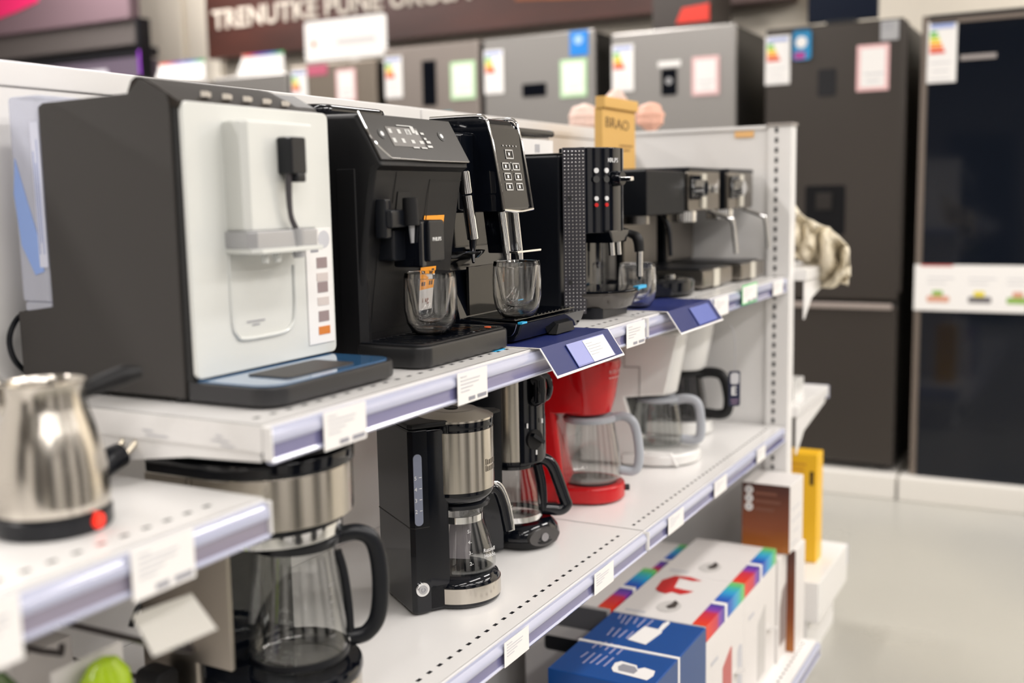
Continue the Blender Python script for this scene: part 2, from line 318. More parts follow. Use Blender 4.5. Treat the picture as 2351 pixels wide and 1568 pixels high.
ptag(1640, 1672, Zt, 'white price tag just right of the second blue card', h=.04, dark=False)
ptag(1704, 1738, Zt+.012, 'green-edged price tag under the far espresso machine', h=.045, edge=mat('green_edge', (.05, .62, .16), .4), y=-.014)
ptag(1775, 1797, Zt, 'last white price tag on upper rail beside the post', h=.036, dark=False)
ptag(1157, 1213, LZ-.001, 'white price tag on lower rail nearest the camera', dark=False, h=.037)
ptag(1364, 1408, LZ-.001, 'white price tag on lower rail left of the joint', dark=False, h=.037)
ptag(1534, 1569, LZ-.001, 'white price tag on lower rail right of the joint', dark=False)
ptag(1640, 1668, LZ-.001, 'white price tag on lower rail below the white coffee maker', dark=False)
ptag(1738, 1757, LZ-.001, 'last white price tag on lower rail near the post', dark=False)
ptag(298, 442, NZ+.002, 'large blurred price tag on the near kettle shelf', h=.046)
ptag(-60, 42, NZ+.002, 'price tag cut by the frame on the near kettle shelf', h=.052, dark=False)
# ------------------------------------------------------------------ blue sign cards
def bluecard(x0, x1, yb, label, hx0, hx1, paper):
    o = thing('sign_card', label, 'sign', ((x0+x1)/2, 0, UZ)); F, L = Vector((0, -.016, UZ+.0016)), Vector((0, -.044, UZ-.040))
    for nm, mt, i, t in (('card_edge', PAPER, 0, 0), ('card_print', NAVY, .003, .0004)):
        bm = B(); a, b = x0+i, x1-(i if i else 0)
        prism(bm, [(yb, UZ+.0004+t), (F.y, UZ+.0004+t), (L.y+ i*.5, L.z-.0008+i*.8+t), (L.y+i*.5-.0006, L.z+i*.8+.0004+t), (F.y-.0006, UZ+.0013+t), (yb, UZ+.0013+t)], 'x', a, b); obj(nm, bm, mt, o)
    S = (L-F); n = Vector((0, S.z, -S.y)).normalized(); n = n if n.z > 0 else -n
    P = Vector((hx0, F.y, F.z))+S*.92+n*.0022; U = Vector((hx1-hx0, 0, 0)); V = -S*.78
    h = obj('label_holder', slab(B(), P, U, V, .0012), mat('holder_blue_plastic', (.22, .26, .62), .12, coat=.8), o, 'clear plastic label holder')
    if paper:
        obj('label_paper', slab(B(), P+U*.40+n*.0014, U*.58, V*.96, .0004), PAPER, h)
        obj('small_print', bars(B(), P+U*.44+n*.0022+V*.3, U*.4, V*.6, [(0, .4), (0, .9), (0, .8), (0, .85), (0, .5)], h=.25), PRINTL, h)
    obj('holder_edge', slab(B(), P+n*.0013, U, V*.05, .0016), PLAST, h)
bluecard(.566, .812, .06, 'dark blue folded card with price holder under the second machine glass', .64, .775, True)
bluecard(1.083, 1.335, .09, 'dark blue folded card with empty holder left of far espresso machines', 1.19, 1.30, False)
# ------------------------------------------------------------------ machine 1 : white front, anthracite body
m1 = thing('coffee_machine', 'large espresso machine with white front plate and anthracite side', 'coffee machine', (.175, .27, UZ))
prof = [(.150, UZ+.006), (.410, UZ+.006), (.410, 1.152), (.350, 1.160), (.350, 1.386), (.342, 1.390), (.208, 1.3925), (.191, 1.4055), (.184, 1.405), (.152, 1.388), (.148, 1.378)]
obj('body', prism(B(), prof, 'x', .05, .298, .002), ANTH, m1)
obj('front_gasket', box(B(), .053, .296, .140, .151, 1.082, 1.380, .003), RUB, m1)
fp = obj('front_plate', prism(B(), rr(.0545, .2975, 1.0865, 1.381, .008), 'y', .1345, .1405, .0018), PEARL, m1)
tc = B(); xs = [.052+.246*i/16 for i in range(17)]
def sec(x):
    t = max(0, (x-.235)/.063); k = 1-.0*t; d = .024*(1-math.sqrt(max(0, 1-t*t)))
    return [(x, .137, 1.3805), (x, .142, 1.3835-d*.1), (x, .165, 1.3965-d*.7), (x, .188, 1.4085-d), (x, .196, 1.4090-d), (x, .203, 1.405-d), (x, .209, max(1.386, 1.394-d*.4))]
rows = [[tc.verts.new(p) for p in sec(x)] for x in xs]
for a, b in zip(rows, rows[1:]):
    for j in range(len(a)-1): tc.faces.new((a[j], b[j], b[j+1], a[j+1]))
bmesh.ops.recalc_face_normals(tc, faces=tc.faces[:])
tc2 = B()
for e_ in [rows[0], rows[-1], [r_[0] for r_ in rows]]:
    lo = [tc.verts.new((v.co.x, v.co.y, 1.374)) for v in e_]
    for q in range(len(e_)-1): tc.faces.new((e_[q], e_[q+1], lo[q+1], lo[q]))
tc2.free(); bmesh.ops.recalc_face_normals(tc, faces=tc.faces[:])
top = obj('top_cover', tc, mat('brown_black_panel', (.026, .021, .017), .65, spec=.12), m1)
for i in range(5):
    obj('button_icon', prism(B(), [(.098+i*.033, .149), (.104+i*.033, .146), (.118+i*.033, .153), (.116+i*.033, .158), (.107+i*.033, .156)], 'z', 1.3885-i*.0004, 1.3945-i*.0004), mat('icon_cream', (.6, .55, .48), .3), top)
sp = B(); prism(sp, [(.112, .136), (.107, .106), (.113, .099), (.222, .099), (.229, .105), (.236, .136)], 'z', 1.243, 1.363, .004)
obj('brew_head', sp, PEARL, m1)
so = obj('spout_housing', prism(B(), [(.108, .136), (.103, .098), (.110, .090), (.212, .090), (.220, .097), (.232, .136)], 'z', 1.224, 1.2435, .002), PEARL2, m1)
obj('spout_lip', prism(B(), [(.108, .136), (.102, .092), (.110, .084), (.214, .084), (.222, .092), (.232, .136)], 'z', 1.219, 1.2245, .001), PEARL, m1)
for x in (.132, .152): obj('nozzle', cyl(B(), (x, .10, 1.222), (x, .10, 1.208), .0055, 16, .004), PEARL, so)
obj('milk_nozzle', cyl(B(), (.178, .093, 1.245), (.182, .093, 1.212), .0085, 20, .007), PEARL2, m1)
obj('milk_connector', prism(B(), rr(.158, .184, 1.305, 1.346, .003), 'y', .078, .099, .002), BLK, m1)
obj('milk_connector_tip', box(B(), .166, .182, .078, .094, 1.296, 1.306, .002), BLK, m1)
obj('milk_tube', tube(B(), [(.168, .086, 1.345), (.163, .088, 1.30), (.166, .09, 1.262), (.176, .091, 1.243)], [.004, .004, .003, .0035], 12), mat('dark_tube', (.06, .055, .06), .25), m1)
obj('recess_rim', tube(B(), [(.112, .1340, 1.225), (.112, .1340, 1.145), (.118, .1336, 1.128), (.13, .1335, 1.122), (.19, .1335, 1.122), (.21, .1335, 1.128), (.218, .1336, 1.145), (.220, .1342, 1.2)], .0022, 8, 4), PEARL, fp)
obj('small_print', bars(B(), (.135, .1338, 1.136), (.03, 0, 0), (0, 0, .008), [(0, 1), (.3, .7)]), PRINT, fp)
st = obj('instruction_sticker', box(B(), .243, .2925, .1330, .1344, 1.100, 1.242, .0004, 1), PAPER, m1)
for i, (za, c) in enumerate(((1.193, 0), (1.163, 0), (1.127, 0))):
    b = B(); box(b, .262, .282, .1324, .1331, za, za+.013); obj('cup_icon', b, mat('icon_brown', (.30, .23, .23), .6), st)
    b = B(); box(b, .261, .283, .1324, .1331, za-.016, za-.006); obj('cup_icon', b, mat('icon_tan', (.62, .55, .52), .6) if i < 2 else mat('icon_orange', (.65, .2, .03), .5), st)
obj('small_print', box(B(), .252, .266, .1324, .1331, 1.213, 1.2165), PRINT, st)
obj('small_print', prism(B(), [(.278+.011*math.cos(i*PI/6), 1.228+.011*math.sin(i*PI/6)) for i in range(12)], 'y', .1326, .1331), PRINTL, st)
tr = obj('drip_tray', prism(B(), rr(.052, .290, .030, .148, (.004, .004, .03, .03)), 'z', 1.0635, 1.084, .003), mat('tray_dark', (.02, .02, .022), .4), m1)
obj('protective_film', prism(B(), rr(.058, .284, .036, .140, (.004, .004, .026, .026)), 'z', 1.084, 1.0852), BLUEF, tr)
obj('drip_grid', prism(B(), rr(.105, .225, .052, .112, .006), 'z', 1.085, 1.0868, .0005), ANTH, tr)
for p in ((.068, .30), (.068, .165), (.28, .3), (.28, .165)): obj('foot', cyl(B(), (p[0], p[1], UZ), (p[0], p[1], UZ+.008), .012), RUB, m1)
obj('tray_foot', prism(B(), rr(.07, .27, .055, .14, .01), 'z', UZ, 1.064), RUB, m1)
tk = obj('water_tank', prism(B(), rr(.0515, .20, .3505, .407, .01), 'z', 1.164, 1.4, .004), FROST, m1, 'translucent lavender water tank')
obj('tank_foot', box(B(), .051, .12, .352, .398, 1.1525, 1.1645, .003), FROST, m1)
bl = B(); v = [(.0510, .360+.0, 1.2), (.0510, .375, 1.196), (.0510, .395, 1.23), (.0510, .402, 1.29), (.0510, .396, 1.33), (.0510, .380, 1.28), (.0510, .366, 1.24)]
prism(bl, [(p[1], p[2]) for p in v], 'x', .0505, .0512); obj('blue_swoosh', bl, mat('swoosh_blue', (.28, .42, .82), .4), tk)
obj('tank_label', box(B(), .0504, .0508, .352, .366, 1.205, 1.37), mat('tank_label_white', (.7, .72, .85), .4), tk)
obj('small_print', bars(B(), (.0503, .364, 1.22), (0, 0, .13), (0, -.010, 0), [(0, 1), (.1, .8), (0, .9)]), mat('swoosh_blue2', (.14, .22, .5), .4), tk)
obj('power_cord', tube(B(), [(.08, .40, 1.150)]+[tuple(at(a, b, 'y', .425)) for a, b in ((52, 722), (28, 752), (22, 790), (36, 830), (66, 856))]+[(.10, .43, 1.0645)], .0035, 10), BLK, m1)
# ------------------------------------------------------------------ machine 2 : matt black with slanted panel
m2 = thing('coffee_machine', 'matt black espresso machine with slanted icon panel and orange sticker', 'coffee machine', (.455, .27, UZ))
prof = [(.136, UZ+.004), (.41, UZ+.004), (.41, 1.375), (.40, 1.384), (.20, 1.386), (.130, 1.384), (.124, 1.381), (.093, 1.326), (.092, 1.318), (.101, 1.312), (.108, 1.28), (.118, 1.22), (.130, 1.14), (.136, 1.10)]
bm = prism(B(), prof, 'x', .345, .565, .007, 3)
# column relief: narrower waist under the control panel
obj('body', bm, BLKM, m2)
obj('side_column', prism(B(), [(.3435, .16), (.3435, .132), (.352, .124), (.362, .127), (.366, .16)], 'z', UZ+.004, 1.315, .002), BLKM, m2)
obj('bean_lid', prism(B(), rr(.352, .52, .19, .39, .03), 'z', 1.386, 1.4015, .006), BLKG, m2)
A, Cc = Vector((0, .1255, 1.3835)), Vector((0, .0915, 1.3245)); S = A-Cc; nn = Vector((0, -S.z, S.y)).normalized()
pan = obj('control_panel', slab(B(), Vector((.346, Cc.y, Cc.z)), Vector((.218, 0, 0)), S, .0022), mat('panel_brown_black', (.033, .029, .026), .34, spec=.35), m2)
def pp(u, v, o=.0024): return Vector((.346+.218*u, Cc.y, Cc.z))+S*v+nn*o
obj('chrome_edge', tube(B(), [pp(.0, 1.02), pp(0, .55), pp(.03, .30), pp(.10, .05)], .0013, 8, 3), CHROME, m2)
obj('chrome_edge', tube(B(), [pp(.10, .03), pp(.5, .0), pp(.98, .0)], .0010, 8, 1), mat('satin_chrome', (.3, .29, .28), .25, 1), m2)
scn = obj('display_screen', slab(B(), pp(.20, .30), Vector((.075, 0, 0)), S*.44, .0004), mat('screen_grey', (.16, .15, .14), .4), pan)
ib = B()
for i in range(4):
    for j in range(2):
        if i < 2 or j == 1: slab(ib, pp(.215+i*.095, .36+j*.21+.02, .003), Vector((.007, 0, 0)), S*.10, .0003)
for (u, v, wx, h) in ((.395, .58, .012, .12), (.47, .62, .008, .16), (.41, .38, .008, .08), (.50, .38, .010, .07), (.58, .40, .010, .06), (.40, .27, .014, .03), (.49, .27, .014, .03), (.57, .30, .012, .05), (.56, .60, .008, .05), (.57, .48, .006, .05), (.33, .77, .035, .02)): slab(ib, pp(u, v, .003), Vector((wx, 0, 0)), S*h, .0003)
obj('display_icons', ib, mat('icon_glow', (.62, .62, .60), .5), scn)
for u, v in ((.13, .56), (.80, .60)):
    k = obj('touch_button', cyl(B(), pp(u, v, .0022), pp(u, v, .0030), .0075, 24), mat('button_dark', (.03, .03, .03), .3), pan)
    obj('button_icon', cyl(B(), pp(u, v, .0031), pp(u, v, .0036), .0036, 16), ICON, k)
seam = mat('seam_black', (.004, .004, .004), .6)
sl = Vector((0, .130-.108, 1.14-1.28))
def fy(z):  # front surface of machine 2
    pts = [(1.312, .101), (1.28, .108), (1.22, .118), (1.14, .130), (1.10, .136), (1.0, .136)]
    for (a, ya), (b, yb) in zip(pts, pts[1:]):
        if b <= z <= a: return ya+(yb-ya)*(a-z)/(a-b)
    return .1
def fslab(bm, x0, x1, z0, z1, o=.0004, t=.0004): 
    P = Vector((x0, fy(z0)-o, z0)); slab(bm, P, Vector((x1-x0, 0, 0)), Vector((0, fy(z1)-fy(z0), z1-z0)), t)
sm = B()
for q in ((.478, .560, 1.3, 1.3012), (.4775, .4787, 1.13, 1.30), (.372, .46, 1.205, 1.2062), (.3715, .3727, 1.11, 1.205), (.372, .56, 1.1, 1.1012), (.395, .396, 1.27, 1.31)): fslab(sm, *q)
obj('panel_seam', sm, seam, m2)
rc = B(); fslab(rc, .404, .434, 1.232, 1.285, .0006); obj('nozzle_recess', rc, seam, m2)
nz = obj('hot_water_arm', box(B(), .360, .398, .088, .115, 1.238, 1.262, .004), BLK, m2)
obj('arm_bracket', box(B(), .357, .372, .095, .112, 1.225, 1.276, .003), BLK, nz)
obj('water_nozzle', cyl(B(), (.3990, .084, 1.277), (.4000, .084, 1.241), .0105, 24, .0115, .001), BLKM, m2)
obj('nozzle_tip', cyl(B(), (.4000, .084, 1.242), (.4010, .084, 1.218), .0045, 16, .0025), PEARL2, m2)
sp2 = obj('coffee_spout', prism(B(), rr(.417, .456, 1.192, 1.247, .004), 'y', .068, .110, .003), BLK, m2)
obj('spout_side', prism(B(), rr(.405, .419, 1.185, 1.246, .004), 'y', .073, .118, .003), BLKG, sp2)
obj('spout_housing', prism(B(), rr(.377, .44, 1.195, 1.236, .004), 'y', .098, .125, .003), BLK, m2)
text('PHILIPS', (.4245, .0676, 1.2195), X_, Z_, .0068, mat('letter_white', (.75, .75, .73), .4), sp2, off=.0001)
stk = B(); fslab(stk, .474, .526, 1.210, 1.252, .0008, .0006); so_ = obj('orange_sticker', stk, ORANGE, m2)
stk = B(); fslab(stk, .478, .518, 1.147, 1.18, .0009, .0006); s2_ = obj('orange_sticker', stk, ORANGE, m2)
stk = B(); fslab(stk, .478, .518, 1.118, 1.147, .0009, .0006); s3_ = obj('sticker_foot', stk, mat('sticker_white', (.7, .66, .62), .5), m2)
stk = B()
for q in ((.482, .491, 1.165, 1.172), (.503, .513, 1.163, 1.170), (.507, .513, 1.170, 1.177), (.482, .486, 1.152, 1.158), (.488, .492, 1.152, 1.158), (.503, .507, 1.152, 1.159), (.509, .513, 1.152, 1.159)): fslab(stk, *q, .0016, .0003)
obj('sticker_icons', stk, mat('sticker_ink', (.12, .06, .03), .6), s2_)
text('1 kg', (.485, fy(1.133)-.0016, 1.129), X_, Z_, .012, mat('brown_ink', (.25, .07, .03), .5), s3_)
ty = mat('tray_black', (.014, .014, .015), .33, bump=.1, scale=(500, 500, 500))
tr = obj('drip_tray', prism(B(), rr(.338, .572, .030, .134, (.004, .004, .022, .022), 5), 'z', 1.0615, 1.0895, .004), ty, m2)
obj('tray_rim', prism(B(), rr(.342, .568, .034, .132, (.004, .004, .020, .020), 5), 'z', 1.0895, 1.0915, .0008), BLK, tr)
for i in range(13): obj('grid_bar', box(B(), .356+i*.0155, .363+i*.0155, .042, .122, 1.0915, 1.0928, .0006, 1), BLKG, tr)
obj('float_indicator', cyl(B(), (.535, .05, 1.091), (.535, .05, 1.0935), .005, 16), LED if False else mat('orange_red', (.8, .12, .03), .4), tr)
obj('tray_foot', box(B(), .35, .56, .06, .4, UZ, UZ+.004), RUB, m2)
obj('blue_film_tab', box(B(), .52, .55, .03, .045, UZ+.0002, UZ+.0012), BLUET, m2)
# ------------------------------------------------------------------ machine 3 : gloss black, chrome framed panel
m3 = thing('coffee_machine', 'glossy black espresso machine with chrome-framed touch panel and chrome wand', 'coffee machine', (.69, .26, UZ))
obj('body', prism(B(), [(.178, UZ+.006), (.42, UZ+.006), (.42, 1.375), (.41, 1.384), (.20, 1.386), (.17, 1.378), (.165, 1.36), (.165, 1.20)], 'x', .578, .800, .006, 3), BLKG, m3)
obj('shoulder', prism(B(), [(.582, .17), (.60, .135), (.628, .125), (.74, .125), (.77, .135), (.795, .17)], 'z', 1.253, 1.372, .006, 3), BLKG, m3)
HP = [(.0765, 1.2545), (.0835, 1.30), (.0925, 1.35), (.1005, 1.3835), (.106, 1.391), (.118, 1.3945), (.30, 1.3945), (.30, 1.254)]
obj('brew_head', prism(B(), HP, 'x', .634, .729, .001), BLKG, m3)
path = lambda x: [(x, .20, 1.3965), (x, .118, 1.3963), (x, .103, 1.392), (x, .0985, 1.3835), (x, .0905, 1.35), (x, .0815, 1.30), (x, .0755, 1.262), (x, .0745, 1.2565)]
cf = B(); tube(cf, path(.6345), .0026, 10, 4); tube(cf, path(.7285), .0022, 10, 4); tube(cf, [(.634, .0745, 1.2565), (.684, .0738, 1.2535), (.7285, .0745, 1.2565)], .0026, 10, 4)
obj('chrome_frame', cf, CHROME, m3)
obj('chrome_trim', tube(B(), [(.63, .25, 1.3965), (.585, .20, 1.3915), (.585, .165, 1.384)], .0014, 8, 3), CHROME, m3)
F0, F1 = Vector((.638, .0785, 1.2645)), Vector((.638, .0965, 1.378)); SV = F1-F0; n3 = Vector((0, -SV.z, SV.y)).normalized(); o3 = .0014
def q3(u, v, o=0): return F0+Vector((.087*u, 0, 0))+SV*v+n3*(o3+o)
panel = obj('touch_panel', slab(B(), q3(0, -.04, -.0016), Vector((.087, 0, 0)), SV*1.05, .0012), mat('panel_gloss', (.006, .006, .007), .08, spec=.35), m3)
def frame(bm, u0, u1, v0, v1, w=.012):
    for (a, b, c, d) in ((u0, u1, v0, v0+w*.8), (u0, u1, v1-w*.8, v1), (u0, u0+w, v0, v1), (u1-w, u1, v0, v1)): slab(bm, q3(a, c, .0002), Vector((.087*(b-a), 0, 0)), SV*(d-c), .0003)
ic = B()
for (u, v) in ((.36, .60),): frame(ic, u, u+.28, v, v+.125, .02)
for (u, v) in ((.18, .45), (.56, .45), (.20, .315), (.58, .315), (.20, .18), (.58, .18)): frame(ic, u, u+.25, v, v+.10, .02)
for i in range(5): slab(ic, q3(.30+i*.12, .765, .0002), Vector((.0025, 0, 0)), SV*.02, .0003)
obj('panel_icons', ic, mat('icon_mid', (.5, .5, .48), .4), panel)
ic = B()
for (u, v) in ((.46, .645), (.27, .48), (.66, .48), (.30, .345), (.67, .345), (.30, .21), (.67, .21)): slab(ic, q3(u, v, .0002), Vector((.005, 0, 0)), SV*.04, .0003)
obj('panel_symbols', ic, ICON, panel)
obj('dial_ring', tube(B(), [q3(.5+.055*math.cos(i*PI/8), .50+.055*math.sin(i*PI/8), .0005) for i in range(17)], .0005, 6, 0), mat('icon_mid', (.5, .5, .48), .4), panel)
wn = obj('steam_wand', cyl(B(), (.5965, .120, 1.314), (.5985, .117, 1.281), .0098, 28, .0098, .0012), CHROME, m3)
obj('wand_tube', cyl(B(), (.5995, .117, 1.2785), (.6045, .111, 1.214), .0086, 28, .0086, .0008), CHROME, m3)
obj('wand_nozzle', tube(B(), [(.604, .111, 1.215), (.599, .109, 1.195), (.592, .104, 1.180)], [.006, .004, .002], 12), BLKG, m3)
sp3 = obj('coffee_spout', prism(B(), [(.658, 1.256), (.705, 1.256), (.712, 1.19), (.672, 1.19)], 'y', .094, .125, .003), BLKG, m3)
for x, xx in ((.659, .671), (.700, .711)):
    obj('spout_tube', cyl(B(), (x, .0915, 1.254), (xx, .0905, 1.187), .0065, 20, .0065), CHROME, sp3); obj('spout_tip', cyl(B(), (xx, .0905, 1.187), (xx+.002, .0900, 1.172), .0062, 18, .005), CHROME, sp3)
obj('height_lever', box(B(), .668, .748, .070, .098, 1.190, 1.1935, .001), CHROME, m3)
obj('lower_housing', prism(B(), [(.13, 1.094), (.18, 1.094), (.18, 1.20), (.155, 1.20), (.150, 1.178)], 'x', .592, .79, .003), BLKG, m3)
obj('mirror_door', prism(B(), [(.618, .128), (.780, .128), (.780, .1325), (.618, .1325)], 'z', 1.098, 1.172, .001), mat('mirror_black', (.05, .05, .05), .08, .8), m3)
obj('drain_bowl', lathe(B(), [(0, 0), (.03, .001), (.038, .008), (.04, .012)], (.61, .14, 1.185), 28), mat('dark_metal', (.25, .25, .25), .12, 1), m3)
tr = obj('drip_tray', prism(B(), [(.022, 1.092), (.135, 1.096), (.178, 1.096), (.178, 1.064), (.05, 1.064), (.036, 1.066), (.027, 1.078)], 'x', .586, .808, .004), BLKG, m3)
obj('tray_grille', box(B(), .596, .798, .038, .126, 1.0945, 1.0965, .0006, 1), mat('grille_mirror', (.10, .10, .10), .1, .9), tr)
for i in range(16): obj('grille_slat', box(B(), .600+i*.0125, .6045+i*.0125, .042, .122, 1.0965, 1.0974), BLKG, tr)
obj('tray_recess', prism(B(), [(.70, 1.064), (.708, 1.079), (.758, 1.079), (.766, 1.064)], 'y', .022, .036), RUB, tr)
obj('blue_tape', box(B(), .5885, .604, .0225, .030, 1.0915, 1.0945), BLUET, m3); obj('blue_tape', box(B(), .775, .79, .12, .128, 1.096, 1.0982), BLUET, m3)
obj('tray_line', tube(B(), [(.5852, .10, 1.072), (.5852, .05, 1.072), (.5852, .036, 1.078), (.5852, .03, 1.092)], .0007, 6, 3), CHROME, tr)
for p in ((.62, .4), (.62, .15), (.76, .4), (.76, .15)): obj('foot', cyl(B(), (p[0], p[1], UZ), (p[0], p[1], UZ+.007), .012), RUB, m3)
for x in (.64, .76): obj('foot', cyl(B(), (x, .07, UZ+.0018), (x, .07, UZ+.006), .01), RUB, m3)
# ------------------------------------------------------------------ machine 4 : gloss black column with dotted side strip
m4 = thing('coffee_machine', 'black espresso machine with studded side strip and round front column', 'coffee machine', (.99, .25, UZ))
obj('body', box(B(), .895, 1.095, .108, .41, UZ+.008, 1.346, .006), BLK, m4)
out = [(.9205, .074)]+[(1.0+.082*math.sin(math.radians(a)), .125-.085*math.cos(math.radians(a))) for a in range(-48, 76, 8)]+[(1.092, .13), (.94, .13)]
obj('front_column', prism(B(), out, 'z', 1.21, 1.358, .002), BLKG, m4)
obj('column_back', prism(B(), [(.915, .128), (.925, .105), (.97, .092), (1.03, .092), (1.07, .105), (1.08, .128)], 'z', 1.09, 1.212), BLKG, m4)
P0, P1 = Vector((.8985, .104, UZ+.012)), Vector((.9205, .072, UZ+.012)); D = P1-P0
stp = obj('studded_strip', slab(B(), P0, D, Z_*.285, .004), mat('strip_dark', (.035, .033, .04), .25, coat=.3), m4)
sd = B(); nrm = D.cross(Z_).normalized()
for i in range(6):
    for j in range(45):
        c = P0+D*(.08+i*.165)+Z_*(.006+j*.0062)+nrm*.0042; bmesh.ops.create_icosphere(sd, subdivisions=1, radius=.0017, matrix=Matrix.Translation(c))
obj('stud', sd, mat('stud_chrome', (.8, .8, .82), .12, 1), stp)['kind'] = 'stuff'
for z in (.20, .055): obj('screw_hole', cyl(B(), P0+D*.3+Z_*z+nrm*.004, P0+D*.3+Z_*z+nrm*.0058, .0035, 14), seam, stp)
hp = obj('bean_hopper', prism(B(), rr(.885, 1.09, .215, .37, .02), 'z', 1.346, 1.386, .002), thin_glass('hopper_glass', (.8, .8, .82), 1.2), m4)
obj('hopper_lid', prism(B(), rr(.875, 1.10, .205, .38, .03), 'z', 1.386, 1.398, .005), BLKG, hp)
obj('hopper_label', box(B(), .955, 1.085, .2125, .2135, 1.35, 1.38), PAPER, hp); obj('hopper_core', box(B(), .90, 1.07, .24, .35, 1.347, 1.384, .006), mat('hopper_white', (.62, .6, .6), .5), hp)
obj('hopper_print', bars(B(), (1.01, .2118, 1.357), (.02, 0, 0), (0, 0, .016), [[(.0, .2), (.35, .55), (.7, .9)]], h=.9), PRINTL, hp)
obj('chrome_line', box(B(), .896, .93, .11, .41, 1.3465, 1.3485, .0008, 1), mat('satin_chrome', (.3, .29, .28), .25, 1), m4)
def c4(a, z, o=0): r = .082+o; return Vector((1.0+r*math.sin(math.radians(a)), .125-(.085+o)*math.cos(math.radians(a)), z))
for a in (-42, -28):
    for z, rad, mt in ((1.318, .0045, ICON), (1.303, .006, mat('button_grey', (.05, .05, .05), .2)), (1.270, .004, ICON), (1.259, .0035, LEDR)):
        obj('control_button' if mt is not LEDR else 'indicator_lamp', cyl(B(), c4(a, z), c4(a, z, .0022), rad, 16), mt, m4)
for ch, a in zip('KRUPS', (-26, -22.5, -18.5, -14.5, -10.5)):
    t0 = Vector((math.cos(math.radians(a)), math.sin(math.radians(a)), 0)); text(ch, c4(a, 1.332, .001), t0, Z_, .011, ICON, m4)
kb = obj('steam_knob', cyl(B(), c4(-12, 1.304), c4(-12, 1.304, .016), .014, 28, .012, .001), BLKG, m4)
obj('knob_grip', box(B(), .972, .988, .008, .032, 1.299, 1.307, .002), CHROME, kb)
obj('spout_head', prism(B(), [(.955, 1.215), (1.045, 1.215), (1.03, 1.192), (.97, 1.192)], 'y', .04, .10, .004), BLKG, m4)
for x in (.975, 1.005): obj('spout_nozzle', cyl(B(), (x, .048, 1.20), (x, .046, 1.170), .0055, 16), CHROME, m4)
obj('steam_arm', tube(B(), [(1.045, .085, 1.218), (1.063, .050, 1.206), (1.066, .034, 1.196), (1.066, .030, 1.172)], [.007, .007, .010, .009], 14), BLKM, m4)
obj('steam_tube', cyl(B(), (1.066, .030, 1.173), (1.065, .030, 1.127), .006, 16), CHROME, m4)
obj('steam_tip', cyl(B(), (1.065, .030, 1.128), (1.065, .030, 1.121), .005, 14, .002), BLK, m4)
tr = obj('drip_tray', lathe(B(), [(0, 0), (.062, 0), (.07, .003), (.088, .026), (.088, .030), (0, .030)], (1.0, .085, UZ+.016), 40, 1, .85), mat('tray_gunmetal', (.10, .092, .085), .22, .5), m4)
obj('tray_top', lathe(B(), [(0, 0), (.082, 0), (.084, .002), (.08, .004), (0, .004)], (1.0, .085, UZ+.046), 40, 1, .85), BLKG, tr)
obj('blue_tape', box(B(), 1.035, 1.075, .020, .03, UZ+.046, UZ+.0515), BLUET, tr)
obj('tray_foot', prism(B(), rr(.93, 1.07, .05, .13, .02), 'z', UZ, UZ+.02), BLK, m4)
for p in ((.9, .38), (1.07, .38)): obj('foot', cyl(B(), (p[0], p[1], UZ), (p[0], p[1], UZ+.009), .012), RUB, m4)
# ------------------------------------------------------------------ machine 5,6,7 : pump espresso machines
m5 = thing('coffee_machine', 'plain black espresso machine with round drip tray by second blue card', 'coffee machine', (1.39, .25, UZ))
obj('body', box(B(), 1.275, 1.49, .265, .43, UZ+.004, 1.325, .006), BLKS, m5)
obj('brew_head', box(B(), 1.275, 1.508, .097, .27, 1.232, 1.325, .006), BLKS, m5)
obj('side_column', box(B(), 1.277, 1.33, .20, .27, 1.08, 1.235, .008), BLKM, m5); obj('back_plate', box(B(), 1.33, 1.48, .252, .268, 1.08, 1.235, .002), mat('grey_plate', (.10, .095, .09), .35), m5)
obj('group_ring', cyl(B(), (1.42, .18, 1.235), (1.42, .18, 1.212), .032, 28), mat('satin_chrome', (.3, .29, .28), .25, 1), m5)
obj('steam_wand', tube(B(), [(1.475, .14, 1.235), (1.478, .125, 1.20), (1.476, .12, 1.14)], .005, 10), BLK, m5)
tr = obj('drip_tray', lathe(B(), [(0, 0), (.09, 0), (.104, .004), (.106, .03), (.10, .036), (0, .036)], (1.400, .150, UZ+.002), 44, 1, 1.0), BLKG, m5)
obj('tray_grille', lathe(B(), [(0, .0), (.092, 0), (.092, .0015), (0, .0015)], (1.400, .150, UZ+.038), 40), mat('grille_mirror', (.10, .10, .10), .1, .9), tr)
obj('tray_button', cyl(B(), (1.42, .10, UZ+.038), (1.42, .10, UZ+.044), .010, 18), CHROME, tr)
